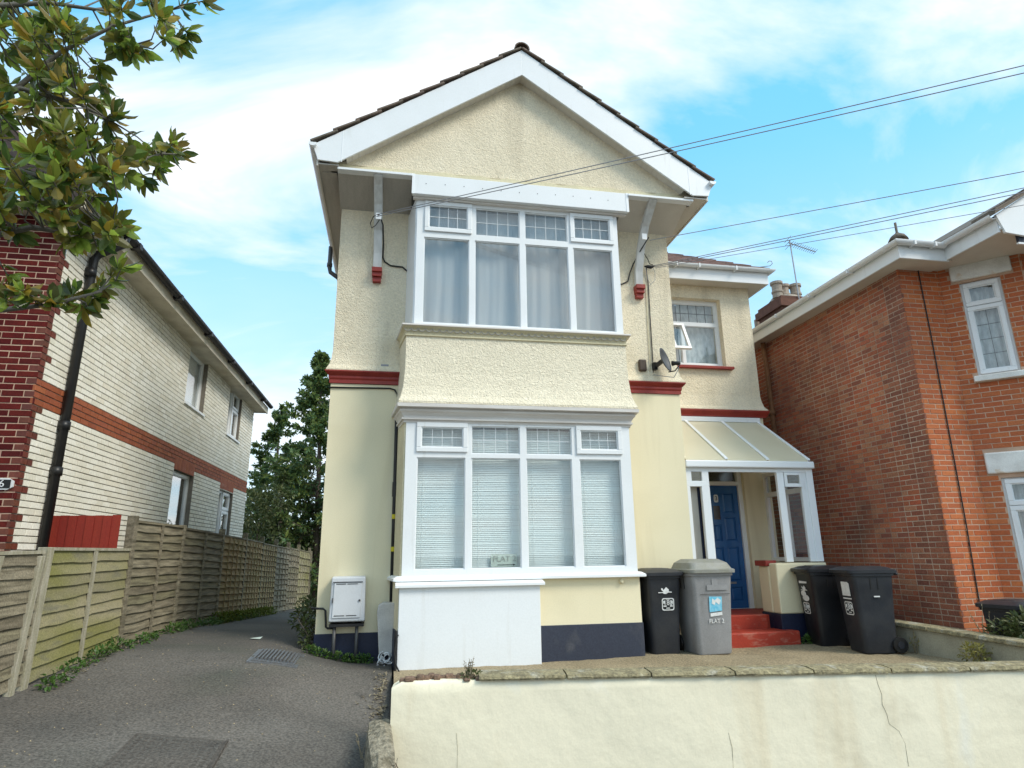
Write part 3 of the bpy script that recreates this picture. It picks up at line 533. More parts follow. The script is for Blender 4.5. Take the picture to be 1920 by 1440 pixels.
for a, b, c, d in panels[1:]: part('door_panel', MB().hexa([FV(a+.012,-.14,c+.012),FV(b-.012,-.14,c+.012),FV(b-.012,-.14,d-.012),FV(a+.012,-.14,d-.012),FV(a+.035,-.126,c+.035),FV(b-.035,-.126,c+.035),FV(b-.035,-.126,d-.035),FV(a+.035,-.126,d-.035)]), 'door_blue', door)
part('door_viewer_pane', MB().tbox(FV, vz[0], vz[1], -.15, -.128, vz[2], vz[3]), 'door_glass', door)
pl_ = MB(); pl_.prism([FV(5.625+.042*max(-1,min(1,1.25*math.cos(t))), -.117, 2.437+.068*max(-1,min(1,1.2*math.sin(t)))) for t in [2*math.pi*k/16 for k in range(16)]], (0,.006,0)); part('number_plate', pl_, 'letter_white', door)
text_mesh('house_number', '3', .11, 'letter_black', door, FV(5.625, -.113, 2.437), (1,0,0), (0,0,1))
part('letter_plate', MB().tbox(FV, 5.60, 5.86, -.12, -.115, .985, 1.02), 'metal_grey', door)

# porch
PF = 9.1; FP = FY(PF)
slope_pts = lambda x0, x1, y0, z0, y1, z1, th: [(x0,y0,z0),(x1,y0,z0),(x1,y1,z1),(x0,y1,z1),(x0,y0,z0+th),(x1,y0,z0+th),(x1,y1,z1+th),(x0,y1,z1+th)]
ZT, ZB_ = 3.80, 2.905
bars = [4.40, 5.09, 5.80, 6.52]
porch = part('porch_frame', MB().hexa(slope_pts(4.37, 6.56, PF+.02, ZB_-.06, PF+.10, ZB_-.05, .05)), 'upvc', H)
for a, b in zip(bars, bars[1:]): part('roof_pane', MB().hexa(slope_pts(a+.01, b-.01, PF-.03, ZB_, YV-.01, ZT, .014)), 'polycarbonate', porch)
for x in bars[1:]: part('glazing_bar', MB().hexa(slope_pts(x-.028, x+.028, PF-.035, ZB_+.0145, YV-.01, ZT+.0145, .025)), 'upvc_bright', porch, bevel=.004)
part('wall_plate', MB().box(4.37, 6.56, YV-.05, YV-.003, ZT-.0, ZT+.085), 'upvc', porch)
mb = MB(); mb.box(4.385, 6.585, PF-.075, PF-.01, 2.79, 2.90); part('porch_gutter', mb, 'upvc_bright', porch, bevel=.018)
part('porch_head', MB().box(4.38, 6.56, PF, PF+.06, 2.73, 2.80), 'upvc', porch)
# right hand glazed screen at the front
part('corner_post', MB().box(6.46, 6.575, PF-.005, PF+.10, 1.36, 2.79), 'upvc_bright', porch, bevel=.005); part('corner_post', MB().box(6.36, 6.46, PF+.01, PF+.07, 1.36, 2.73), 'upvc', porch, bevel=.004)
part('mullion', MB().box(5.945, 6.06, PF, PF+.06, 1.36, 2.73), 'upvc_bright', porch, bevel=.005)
mb = MB(); wallgrid(mb, FP, 6.065, 6.36, 2.50, 2.725, [(6.11, 6.325, 2.555, 2.685)], -.03, .02); part('vent_sash', mb, 'upvc', porch, bevel=.004)
part('vent_pane', MB().tbox(FP, 6.10, 6.335, -.008, 0, 2.545, 2.695), 'glass_grey', porch); part('screen_pane', MB().tbox(FP, 6.06, 6.36, -.045, -.04, 1.36, 2.5), 'glass_clear', porch)
# left hand screen
mb = MB(); wallgrid(mb, FP, 4.39, 4.775, .50, 2.73, [(4.49, 4.665, 2.585, 2.73), (4.455, 4.645, .55, 2.50)], -.05, .01); part('left_screen', mb, 'upvc_bright', porch, bevel=.004)
part('screen_pane', MB().tbox(FP, 4.48, 4.67, -.03, -.02, 2.58, 2.735), 'glass_grey', porch); part('inner_panel', MB().box(4.50, 4.625, PF+.12, PF+.16, .55, 2.52), 'beige_panel', porch); part('inner_panel', MB().box(4.625, 4.665, PF+.1, PF+.14, .55, 2.5), 'navy', porch)
# glazed side towards the neighbour
FS = frame((6.56, PF+.1), (0, 1), (1, 0)); mb = MB(); wallgrid(mb, FS, 0, 1.2, 1.36, 2.86, [(.06, .58, 1.42, 2.44), (.64, 1.13, 1.42, 2.44), (.06, .58, 2.52, 2.80), (.64, 1.13, 2.52, 2.80)], -.06, 0); part('side_screen', mb, 'upvc', porch)
for a, b, c, d in ((.06,.58,1.42,2.44), (.64,1.13,1.42,2.44), (.06,.58,2.52,2.80), (.64,1.13,2.52,2.80)): part('side_pane', MB().tbox(FS, a, b, -.03, -.025, c, d), 'glass_grey' if c > 2 else 'glass_clear', porch)
mb = MB(); mb.box(5.71, 6.57, PF-.06, PF+.14, .62, 1.345); mb.box(5.70, 5.84, PF+.14, PF+.42, .62, 1.30); mb.box(6.42, 6.57, PF+.14, YV, .62, 1.345); dw = part('porch_dwarf_wall', mb, 'cream_smooth', porch, bevel=.02)
mb = MB(); mb.box(5.69, 6.58, PF-.075, PF+.15, .1, .62); mb.box(5.69, 5.86, PF+.15, PF+.43, .1, .62); part('porch_plinth', mb, 'navy', porch, bevel=.008)
part('red_capping', MB().box(5.665, 5.85, PF+.142, PF+.45, 1.302, 1.385), 'red_paint', porch, bevel=.006)
part('porch_floor', MB().box(4.4, 6.42, 9.346, YV+.05, .1, .585), 'red_step', porch)
part('upper_step', MB().box(4.4, 5.62, 9.28, 9.345, .1, .60), 'red_step', porch, bevel=.015)
part('lower_step', MB().box(4.40, 5.86, 8.86, 9.279, .1, .405), 'red_step', porch, bevel=.02)
# ------------------------------------------------------------------ brick houses
def brick_courses(F, u0, u1, z0, z1, ops, key, L_=.215, Hh=.065, J=.010, bond='stretcher', face=0):
    out = []; r = 0; z = z0
    while z+Hh <= z1+.001:
        u = u0 - (0 if r % 2 == 0 else (L_+J)/2 if bond == 'stretcher' else .0); k = r % 2
        while u < u1-.01:
            ln = L_ if bond == 'stretcher' else (L_ if k % 2 == 0 else .1025); k += 1
            segs = [(max(u, u0), min(u+ln, u1))]; zm = z+Hh/2
            for o in ops:
                if o[2]-.02 < zm < o[3]+.02:
                    ns = []
                    for a, b in segs:
                        if b <= o[0] or a >= o[1]: ns.append((a, b)); continue
                        if a < o[0]-.02: ns.append((a, o[0]-.004))
                        if b > o[1]+.02: ns.append((o[1]+.004, b))
                    segs = ns
            for a, b in segs:
                if b-a > .03: out.append((F, a, b, z, z+Hh, face, key((a+b)/2, zm, r, a-u0, u1-b)))
            u += ln+J
        z += Hh+J; r += 1
    return out
def lay(bricks, parent, visible, limit=300):
    scored = []
    for b in bricks:
        F, a, c, z0, z1, n, k = b; p = F((a+c)/2, n, (z0+z1)/2); q = pix(p); s = -1
        if q and 0 < q[0] < 1920 and 0 < q[1] < 1440 and visible(p, q):
            p0 = pix(F(a, n, z0)); p1 = pix(F(c, n, z1)); s = abs(p0[0]-p1[0])*abs(FPX*(z1-z0)/q[2])
        scored.append((s, b))
    scored.sort(key=lambda t: -t[0]); cache = {}; joined = {}
    for i, (s, b) in enumerate(scored):
        F, a, c, z0, z1, n, k = b; n = n+random.uniform(-.002, .003)
        if i < limit and s > 0:
            w = round(c-a, 3); kk = (id(F), w, k)
            o0 = Vector(F(0,0,0))
            if kk not in cache:
                mb = MB(); ch = .004; h = z1-z0
                V = lambda u, nn, z: Vector(F(u, nn, z))-o0
                ring0 = [V(-w/2,-.03,-h/2), V(w/2,-.03,-h/2), V(w/2,-.03,h/2), V(-w/2,-.03,h/2)]; ring1 = [V(-w/2,-ch,-h/2), V(w/2,-ch,-h/2), V(w/2,-ch,h/2), V(-w/2,-ch,h/2)]
                ring2 = [V(-w/2+ch,0,-h/2+ch), V(w/2-ch,0,-h/2+ch), V(w/2-ch,0,h/2-ch), V(-w/2+ch,0,h/2-ch)]
                mb.add(ring0+ring1+ring2, [(j, (j+1) % 4, 4+(j+1) % 4, 4+j) for j in range(4)]+[(4+j, 4+(j+1) % 4, 8+(j+1) % 4, 8+j) for j in range(4)]+[(8,9,10,11)])
                me = mesh_of('brick', mb); me.materials.append(M[k]); cache[kk] = me
            o = link('brick', cache[kk], None, parent, Vector(F((a+c)/2, n, (z0+z1)/2))-OFF[parent])
        else:
            j = joined.setdefault(k, MB()); e = .002
            A = [F(a,-.03,z0),F(c,-.03,z0),F(c,-.03,z1),F(a,-.03,z1),F(a+e,n,z0+e),F(c-e,n,z0+e),F(c-e,n,z1-e),F(a+e,n,z1-e)]
            j.add(A, [(0,1,5,4),(1,2,6,5),(2,3,7,6),(3,0,4,7),(4,5,6,7)])
    for k, mbj in joined.items(): part('brickwork', mbj, k, parent, kind='stuff')

# ---- left neighbour: white brick flank, crimson glazed brick front
LX, LY0, LY1 = -4.0, 7.68, 18.5
LH = thing('brick_house', 'white brick house with crimson brick front and orange band, left of the driveway', 'house', (LX-3, 12, .3))
FL = frame((LX, 0), (0, 1), (1, 0)); LZ = 5.62
lops = [(12.62, 13.85, 4.43, 5.54), (15.78, 17.05, 4.40, 5.60), (12.5, 13.75, 1.9, 3.12), (15.75, 17.05, 1.9, 3.09)]
mb = MB(); wallgrid(mb, FL, LY0+.01, LY1, .2, LZ, lops, -.3, -.010); mb.box(-12, LX-.3, LY1-.3, LY1, .2, LZ); part('flank_wall', mb, 'mortar_dark', LH)
part('front_wall', MB().box(-12, LX-.012, LY0+.0035, LY0+.3, .2, LZ), 'mortar_pink', LH)
def lkey(u, z, r, da, db):
    if 3.21 < z < 3.51: return 'brick_band'
    if da < .02 or (r % 4 < 2 and da < .16): return 'brick_quoin'
    return 'brick_white'
def quoin_fix(bl):
    out = []
    for F, a, b, z0, z1, n, k in bl:
        if k == 'brick_quoin' and b-a > .12:
            out.append((F, a, a+.1025, z0, z1, n, 'brick_quoin')); out.append((F, a+.1125, b, z0, z1, n, 'brick_white'))
        else: out.append((F, a, b, z0, z1, n, k))
    return out
bl = quoin_fix(brick_courses(FL, LY0, LY1, .98, LZ, lops, lkey))
FLF = frame((LX, LY0), (-1, 0), (0, -1))
bl += brick_courses(FLF, 0, 2.6, .98, LZ, [], lambda u, z, r, da, db: 'brick_quoin' if (da < .02 and r % 2) else 'brick_crimson', bond='stretcher')
lay(bl, LH, lambda p, q: p[2] > 1.7)
for i, o in enumerate(lops):
    if i == 0: lights = [(o[0]+.06, o[1]-.06, o[2]+.06, o[3]-.06, 0, None)]
    elif i == 2: lights = [(o[0]+.06, o[1]-.06, o[2]+.06, o[3]-.06, 0, None)]
    else: lights = [(o[0]+.06, o[0]+.56, o[2]+.06, o[3]-.06, 0, None), (o[0]+.64, o[1]-.06, o[2]+.06, o[3]-.5, 1, None), (o[0]+.64, o[1]-.06, o[3]-.42, o[3]-.06, 1, None)]
    w = window(LH, 'flank_window', FL, o[0], o[1], o[2], o[3], -.09, lights, glass='glass_mirror' if i != 0 else 'glass')
    part('room_lining', MB().box(LX-.5, LX-.48, o[0]-.1, o[1]+.1, o[2], o[3]), 'room_dark', w)
    if i in (0, 2): part('reflection_sheet', MB().box(LX-.175, LX-.17, o[0]+.03, o[1]-.03, o[2]+(.03 if i == 0 else .52), o[3]-.03), 'upvc_bright', w)  # pale sheet behind the glass stands in for reflected sky
    part('window_sill', MB().box(LX-.15, LX+.03, o[0]-.03, o[1]+.03, o[2]-.045, o[2]-.002), 'upvc', LH)
    if i in (2, 3):
        for k in range(int((o[1]-o[0])/.075)): part('lintel_brick', MB().tbox(FL, o[0]+k*.0755, o[0]+k*.0755+.066, -.03, .004, o[3]+.005, o[3]+.225), 'brick_band', LH)
# eaves
EX = LX+.33
mb = MB(); mb.box(EX-.03, EX, LY0-.35, LY1+.2, 5.50, 5.68); part('eaves_fascia', mb, 'fascia_cream', LH)
mb = MB(); mb.box(LX-.2, EX-.03, LY0-.35, LY1+.2, 5.52, 5.54); mb.box(-12, LX-.2, LY0-.35, LY0, 5.52, 5.54); part('eaves_soffit', mb, 'fascia_cream', LH)
pr = [(-.065*math.cos(math.pi*k/10), -.065*math.sin(math.pi*k/10)) for k in range(11)]; pr += [(x*.88, z*.88) for x, z in reversed(pr)]
mb = MB(); mb.strip(None, [(EX+.07+x, LY0-.36, 5.70+z) for x, z in pr], [(EX+.07+x, LY1+.22, 5.72+z) for x, z in pr])
for y in (8.6, 10.4, 12.2, 14.0, 15.8, 17.6): mb.box(EX-.002, EX+.14, y, y+.09, 5.63, 5.71)
part('gutter', mb, 'gutter_black', LH)
mb = MB(); rz0 = 5.71
for c_ in range(12):
    x0 = EX+.07-c_*.28; z0 = rz0+c_*.28*.75
    mb.hexa([(x0-.3,LY0-.4,z0+.225),(x0,LY0-.4,z0),(x0,LY1+.25,z0),(x0-.3,LY1+.25,z0+.225),(x0-.3,LY0-.4,z0+.24),(x0,LY0-.4,z0+.03),(x0,LY1+.25,z0+.03),(x0-.3,LY1+.25,z0+.24)])
part('roof', mb, 'slate_red', LH)
mb = MB(); mb.tube([(EX+.06,8.35,5.66),(EX+.05,8.35,5.55),(LX+.1,8.34,5.38),(LX+.06,8.33,5.3),(LX+.06,8.28,.9)], .052, 12)
for z in (5.1, 3.1, 2.55): mb.lathe([(.066,-.05),(.066,.05)], (LX+.06, 8.30, z), 12)
part('downpipe', mb, 'black_plastic', LH, smooth=True)
pq = part('number_plaque', MB().prism([(-4.13+.10*max(-1,min(1,1.3*math.cos(t))), LY0-.02, 2.335+.062*max(-1,min(1,1.3*math.sin(t)))) for t in [2*math.pi*(k+.5)/8 for k in range(8)]][0:8], (0,.02,0)), 'letter_white', LH)
part('plaque_field', MB().box(-4.20, -4.055, LY0-.026, LY0-.021, 2.29, 2.38), 'letter_black', pq)
text_mesh('plaque_numeral', '6', .11, 'letter_white', pq, (-4.135, LY0-.03, 2.335), (1,0,0), (0,0,1))

# ---- right neighbour: orange brick with canted bay
RX, RY = 7.5, 7.70
RH = thing('brick_house', 'orange brick house with white lintels and chimney, right of the cream house', 'house', (RX+3, 11, .2))
FR = frame((RX, 0), (0, 1), (-1, 0)); RZ = 5.80; RYB = 15.5
part('side_wall', MB().box(RX+.0035, RX+.3, RY+.01, RYB, -.2, RZ), 'mortar_pale', RH)
CX0, CY0 = 8.22, RY; D2 = math.sqrt(.5)
part('front_wall', MB().box(RX+.02, CX0+.1, RY+.0035, RY+.3, -.2, RZ), 'mortar_pink', RH)
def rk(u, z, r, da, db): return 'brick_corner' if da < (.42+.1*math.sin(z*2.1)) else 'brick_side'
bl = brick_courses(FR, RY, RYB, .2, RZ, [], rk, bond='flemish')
FRF = frame((RX, RY), (1, 0), (0, -1)); bl += brick_courses(FRF, 0, CX0-RX, .2, RZ, [], lambda u, z, r, da, db: 'brick_orange', bond='stretcher')
FC = frame((CX0, CY0), (D2, -D2), (-D2, -D2)); CL = 1.02
rops = [(.235, .735, 3.965, 5.44), (.24, .74, .75, 2.48)]
mb = MB(); wallgrid(mb, FC, 0, CL, -.2, RZ, rops, -.25, -.0035); mb.box(CX0+CL*D2-.02, 12, CY0-CL*D2+.01, CY0-CL*D2+.26, -.2, RZ); mb.box(CX0, 12, RY, RYB, -.2, RZ-.1) if 0 else None; part('bay_wall', mb, 'mortar_pink', RH)
rlops = [(.14, .89, 5.48, 5.73), (.10, .89, 2.54, 2.84), (.17, .85, 3.87, 3.965)]
bl += brick_courses(FC, 0, CL, .2, RZ, rops+rlops, lambda u, z, r, da, db: 'brick_orange', bond='stretcher')
FCF = frame((CX0+CL*D2, CY0-CL*D2), (1, 0), (0, -1)); bl += brick_courses(FCF, 0, 1.6, .2, RZ, [], lambda u, z, r, da, db: 'brick_orange')
lay(bl, RH, lambda p, q: True)
for i, o in enumerate(rops):
    w = window(RH, 'bay_side_window', FC, o[0], o[1], o[2], o[3], -.05, [(o[0]+.06, o[1]-.06, o[2]+.06, o[3]-.42, 1, (2, 4) if i == 0 else None), (o[0]+.06, o[1]-.06, o[3]-.355, o[3]-.05, 1, None)], lead='lead', leadw=.008)
    mb = MB()
    n_ = 30
    for j in range(2):
        for k in range(n_+1): u = o[0]+(o[1]-o[0])*k/n_; mb.v.append(FC(u, -.2+.012*math.sin(k*1.3), o[2]+(o[3]-o[2])*j))
    for k in range(n_): mb.f.append((k, k+1, n_+2+k, n_+1+k))
    part('net_curtain', mb, 'net_lace', w, fix=False); part('room_lining', MB().tbox(FC, o[0]-.1, o[1]+.1, -.5, -.48, o[2], o[3]), 'room_dark', w)
part('lintel', MB().tbox(FC, .14, .89, -.1, .035, 5.48, 5.73), 'stone_white', RH, bevel=.02); part('lintel', MB().tbox(FC, .10, .89, -.1, .04, 2.54, 2.84), 'stone_white', RH, bevel=.02)
part('window_sill', MB().tbox(FC, .17, .85, -.1, .09, 3.875, 3.962), 'stone_white', RH, bevel=.012)
# eaves, gable over the bay
GX = RX-.33; GY = RY-.42
mb = MB(); mb.box(GX, GX+.03, GY, RYB, 5.66, 5.90); mb.box(GX+.03, 8.02, GY, GY+.03, 5.66, 5.90); part('eaves_fascia', mb, 'upvc', RH, bevel=.004)
mb = MB(); mb.box(GX+.03, RX+.02, GY+.03, RYB, 5.69, 5.71); mb.box(RX+.02, 8.1, GY+.03, RY+.02, 5.69, 5.71); mb.prism([(7.98,6.40,5.712),(11,6.40,5.712),(11,RY+.2,5.712),(7.98,RY+.2,5.712)], (0,0,.02)); part('eaves_soffit', mb, 'soffit_pale', RH)
pr = [(-.06*math.cos(math.pi*k/10), -.06*math.sin(math.pi*k/10)) for k in range(11)]; pr += [(x*.88, z*.88) for x, z in reversed(pr)]
mb = MB(); mb.strip(None, [(GX-.062+x, GY-.062+x, 5.90+z) for x, z in pr], [(GX-.062+x, RYB, 5.88+z) for x, z in pr]); mb.strip(None, [(GX-.062+x, GY-.062+x, 5.90+z) for x, z in pr], [(7.92, GY-.062+x, 5.90+z) for x, z in pr])
mb.strip(None, [(7.90+x, GY-.0, 5.92+z) for x, z in pr], [(7.90+x, 6.40, 5.92+z) for x, z in pr])
for y in (8.2, 9.2, 10.2, 11.2): mb.box(GX-.13, GX, y, y+.03, 5.83, 5.90)
for x in (7.35, 7.7): mb.box(x, x+.03, GY-.13, GY, 5.83, 5.90)
part('gutter', mb, 'upvc', RH)
part('gable_fascia', MB().box(7.965, 7.995, 6.42, GY, 5.68, 5.93), 'upvc', RH)
gs = .60; gx = 7.93
part('bargeboard', MB().prism([(gx, 6.38, 5.92), (gx+.10, 6.38, 5.66), (gx+.46, 6.38, 5.63), (gx+.50, 6.38, 5.86), (gx+2.3, 6.38, 5.92+gs*2.3-.36), (gx+2.3, 6.38, 5.95+gs*2.3)], (0,.035,0)), 'upvc', RH, bevel=.004)
part('gable_wall', MB().prism([(gx+.46, 6.44, 5.63), (gx+2.3, 6.44, 5.63), (gx+2.3, 6.44, 7.3), (gx+.5, 6.44, 5.95)], (0,.1,0)), 'side_wall', RH)
part('gable_board', MB().box(gx+.35, gx+2.4, 6.43, 6.47, 5.56, 5.71), 'plinth_grey', RH); part('gable_trim', MB().box(gx+.32, gx+1.0, 6.42, 6.45, 5.53, 5.555), 'upvc', RH)
mb = MB(); mb.hexa([(gx-.06,6.33,5.90),(gx+2.3,6.33,5.93+gs*2.3),(gx+2.3,RYB,5.93+gs*2.3),(gx-.06,RY,5.90),(gx-.06,6.33,5.945),(gx+2.3,6.33,5.97+gs*2.3),(gx+2.3,RYB,5.97+gs*2.3),(gx-.06,RY,5.945)])
for k in range(7): x = gx-.05+k*.33; mb.hexa([(x,6.325,5.95+gs*k*.33),(x+.34,6.325,5.95+gs*(k*.33+.34)),(x+.34,6.7,5.95+gs*(k*.33+.34)),(x,6.7,5.95+gs*k*.33),(x,6.325,5.985+gs*k*.33),(x+.34,6.325,5.965+gs*(k*.33+.34)),(x+.34,6.7,5.965+gs*(k*.33+.34)),(x,6.7,5.985+gs*k*.33)])
part('gable_roof', mb, 'roof_tile', RH)
mb = MB(); mb.add([(GX-.05,GY-.05,5.92),(GX-.05,RYB,5.92),(GX+2.8,RYB,7.3),(GX+2.8,GY+2.8,7.3),(9,GY-.05,5.92)], [(0,1,2,3),(0,3,4)]); part('roof', mb, 'roof_tile', RH, fix=False)
part('hip_finial', MB().lathe([(.14,0),(.10,.07),(.03,.12),(.018,.14),(.018,.30)], (7.42, GY+.22, 6.07), 10), 'roof_tile', RH, smooth=True)
# downpipe near the far end, wall cable
mb = MB(); mb.tube([(RX-.10,11.25,5.68),(RX-.08,11.25,5.2),(RX-.08,11.25,.2)], .05, 12)
for z in (4.2, 2.5): mb.lathe([(.068,-.05),(.068,.05)], (RX-.08,11.25,z), 12)
part('downpipe', mb, 'pipe_rust', RH, smooth=True)
part('wall_cable', MB().tube([(7.86,RY-.012,5.70),(7.865,RY-.012,4.6),(7.85,RY-.012,3.2),(7.835,RY-.012,1.9),(7.80,RY-.012,.75)], .009, 6), 'cable_black', RH)
# chimney
cx, cy = 9.35, 13.0
mb = MB(); mb.box(cx-.35, cx+.35, cy-.3, cy+.6, 6.2, 7.05); mb.box(cx-.40, cx+.40, cy-.35, cy+.65, 7.05, 7.16); mb.box(cx-.46, cx+.46, cy-.41, cy+.71, 7.16, 7.34); mb.box(cx-.40, cx+.40, cy-.35, cy+.65, 7.34, 7.44); chim = part('chimney', mb, 'chimney_dark', RH)
mb = MB(); mb.lathe([(.42,0),(.34,.10),(.2,.16)], (cx, cy+.1, 7.44), 10); part('chimney_flaunching', mb, 'chimney_pot', chim)
for px_, py_ in ((-.25,-.02), (.03,.12), (.30,.05)): part('chimney_pot', MB().lathe([(.13,0),(.12,.12),(.14,.14),(.14,.18),(.12,.2),(.12,.34),(.15,.36),(.15,.42),(.11,.42),(.11,.3)], (cx+px_, cy+py_, 7.50), 14), 'chimney_pot', chim, smooth=False)
part('flue_pipe', MB().lathe([(.09,0),(.09,.35),(.075,.36),(.075,.72)], (9.12, 14, 6.6), 12), 'chimney_pot', RH)
AE = thing('television_aerial', 'thin rooftop television aerial on a mast above the chimney pots', 'aerial', (cx+.0, cy-.3, 7.1))
part('mast', MB().tube([(cx+.06,cy-.38,7.0),(cx+.02,cy-.38,8.90)], .016, 6), 'metal_grey', AE)
mb = MB(); b0 = Vector((cx-.03,cy-.38,8.84)); b1 = Vector((cx+.80,cy-.25,8.72)); mb.tube([b0,b1], .012, 5); part('boom', mb, 'metal_grey', AE)
dn = (b1-b0).normalized().cross(Vector((0,.4,1))).normalized()
for k in range(13):
    p = b0.lerp(b1, .12+k*.072); part('element', MB().tube([p-dn*.085, p+dn*.085], .006, 4), 'metal_grey', AE)
for k in (-1, 0, 1): part('reflector_rod', MB().tube([b0+Vector((0,0,k*.09))-dn*.12, b0+Vector((0,0,k*.09))+dn*.12], .006, 4), 'metal_grey', AE)

# ------------------------------------------------------------------ fixtures on the cream house
MBX = thing('meter_box', 'grey white gas meter cupboard on black legs by the driveway', 'meter box', (-.55, 8.87, .42))
mb = MB(); mb.hexa([(-.775,8.80,.73),(-.325,8.80,.73),(-.325,8.998,.70),(-.775,8.998,.70),(-.765,8.83,1.275),(-.335,8.83,1.275),(-.335,8.998,1.285),(-.765,8.998,1.285)]); part('cabinet', mb, 'meter_box', MBX, bevel=.018)
md = part('door', MB().hexa([(-.735,8.788,.775),(-.385,8.788,.775),(-.385,8.80,.775),(-.735,8.80,.775),(-.725,8.808,1.205),(-.375,8.808,1.205),(-.375,8.83,1.205),(-.725,8.83,1.205)]), 'meter_box', MBX, bevel=.004)
part('door_gap', MB().hexa([(-.742,8.800,1.208),(-.368,8.800,1.208),(-.368,8.82,1.208),(-.742,8.82,1.208),(-.742,8.803,1.218),(-.368,8.803,1.218),(-.368,8.83,1.218),(-.742,8.83,1.218)]), 'grey_pipe', MBX)
for a, b, z, y in ((-.70,-.58,1.185,8.802), (-.56,-.43,1.185,8.802), (-.71,-.58,.80,8.784), (-.56,-.43,.80,8.784)): part('vent_slot', MB().box(a, b, y, y+.012, z, z+.008), 'grey_pipe', md)
part('lock', MB().lathe([(.014,-.012),(.014,0)], (-.40, 8.796, .985), 10, 'y'), 'grey_pipe', md); part('hinge', MB().box(-.742,-.728,8.785,8.80,.96,1.02), 'grey_pipe', md)
part('base', MB().box(-.765,-.335,8.815,8.995,.665,.70), 'black_plastic', MBX)
for x in (-.70, -.42): part('leg', MB().tube([(x,8.86,.2),(x,8.86,.67)], .022, 8), 'grey_pipe', MBX, smooth=True)
part('pipe', MB().tube([(-.70,8.90,.645),(-.79,8.92,.645),(-.81,8.92,.66),(-.83,8.93,.86),(-.86,8.93,.885),(-1.0,8.94,.89),(-1.02,9.1,.89)], .014, 8), 'black_plastic', MBX, smooth=True)
SP = tag(part('soil_pipe', MB().tube([(.005,8.935,.9),(.0,8.94,2.0),(-.005,8.945,3.1),(-.012,8.94,3.52)], .026, 10), 'black_plastic', smooth=True), 'narrow black pipe with yellow tape beside the lower bay window', 'pipe')
OFF[SP] = Vector((0,0,0))
for z in (1.62, 2.05): part('tape_band', MB().lathe([(.029,-.03),(.029,.03)], (.002,8.937,z), 10), 'yellow_tape', SP)
part('pipe_joint', MB().lathe([(.034,-.1),(.034,.1)], (-.002,8.942,2.42), 10), 'black_plastic', SP)
GC = thing('pipe_cover', 'grey boxed cable cover with rounded top between meter box and white boxing', 'cover', (-.05, 8.76, .3))
part('cover_shell', MB().prism([(-.13,8.71,.34),(.04,8.71,.34),(.055,8.71,.945),(-.10,8.71,.95),(-.155,8.71,.92),(-.17,8.71,.85)], (0,.25,0)), 'grey_cover', GC, bevel=.012)
for k in range(9):
    c0 = Vector((-.06+random.uniform(-.05,.06), 8.68+random.uniform(-.03,.02), .27+random.uniform(-.05,.06))); r0 = random.uniform(.04,.085); t0 = random.uniform(0,6); tl = random.uniform(-.6,.6)
    part('cable_loop', MB().tube([c0+Vector((r0*math.cos(t0+a*.5), .03*math.sin(a+tl), r0*.9*math.sin(t0+a*.5))) for a in range(12)], .008, 6), random.choice(['letter_white','cable_grey','upvc','cable_black','letter_white']), GC, smooth=True)
CT = tag(part('cable', MB().tube([(.10,8.205,.62),(.075,8.20,.55),(.06,8.20,.42),(.075,8.19,.3),(.13,8.18,.2),(.22,8.15,.10)], .010, 6), 'cable_black', smooth=True), 'loose black cable curling down the corner of the white boxing', 'cable')
CT2 = tag(part('cable', MB().tube([(.075,8.235,.1),(.07,8.235,.66)], .016, 6), 'cable_black'), 'upright black conduit at the left edge of the white boxing', 'cable')
# white boxing under the bay
BX = thing('white_boxing', 'white panelled boxing with ledge under the lower bay window', 'boxing', (1, 8.3, .2))
part('panel', MB().box(.095, 1.868, 8.25, 8.415, .05, 1.15), 'white_render', BX, bevel=.006); part('ledge', MB().hexa([(.045,8.20,1.15),(1.925,8.20,1.15),(1.925,8.36,1.15),(.045,8.36,1.15),(.045,8.20,1.185),(1.925,8.20,1.185),(1.925,8.36,1.213),(.045,8.36,1.213)]), 'upvc_bright', BX, bevel=.004)
VT = tag(part('vent_cap', MB().lathe([(.0,-.05),(.026,-.05),(.03,-.02),(.024,0)], (3.02, 8.43, 1.165), 12, 'y'), 'gable_band', smooth=True), 'small cream vent cap under the right end of the bay sill', 'vent')
SG = thing('flat_sign', 'pale paper sign reading FLAT 2 with an arrow inside the lower window', 'sign', (1.44, 8.44, 1.36))
part('sheet', MB().box(1.275, 1.625, 8.515, 8.518, 1.375, 1.535), 'paper', SG)
text_mesh('lettering', 'FLAT 2', .105, 'letter_grey', SG, (1.455, 8.511, 1.475), (1,0,.01), (0,0,1))
part('arrow', MB().box(1.36, 1.57, 8.509, 8.512, 1.398, 1.404).prism([(1.57,8.509,1.389),(1.6,8.509,1.401),(1.57,8.509,1.413)], (0,.003,0)), 'letter_black', SG)
JB = thing('junction_box', 'brown alarm box on the upper wall beside the satellite dish', 'box', (3.76, 8.98, 4.37))
part('case', MB().box(3.70,3.825,8.93,8.998,4.275,4.465), 'brown_box', JB, bevel=.02); part('keyhole', MB().lathe([(.006,-.003),(.006,0)], (3.762,8.929,4.425), 8, 'y'), 'black_plastic', JB)
DS = thing('satellite_dish', 'small grey satellite dish on the right corner of the upper wall', 'satellite dish', (4.08, 8.75, 4.4))
dc = Vector((4.06,8.80,4.42)); dn_ = Vector((.64,-.72,.26)).normalized(); da = dn_.cross(Vector((0,0,1))).normalized(); db = da.cross(dn_)
db = -db if db.z < 0 else db
mb = MB(); nr, ns_ = 6, 28
for i in range(nr+1):
    r_ = i/nr
    for k in range(ns_): a = 2*math.pi*k/ns_; mb.v.append(dc+da*(.15*r_*math.cos(a))+db*(.205*r_*math.sin(a))+dn_*(.05*r_*r_-.03))
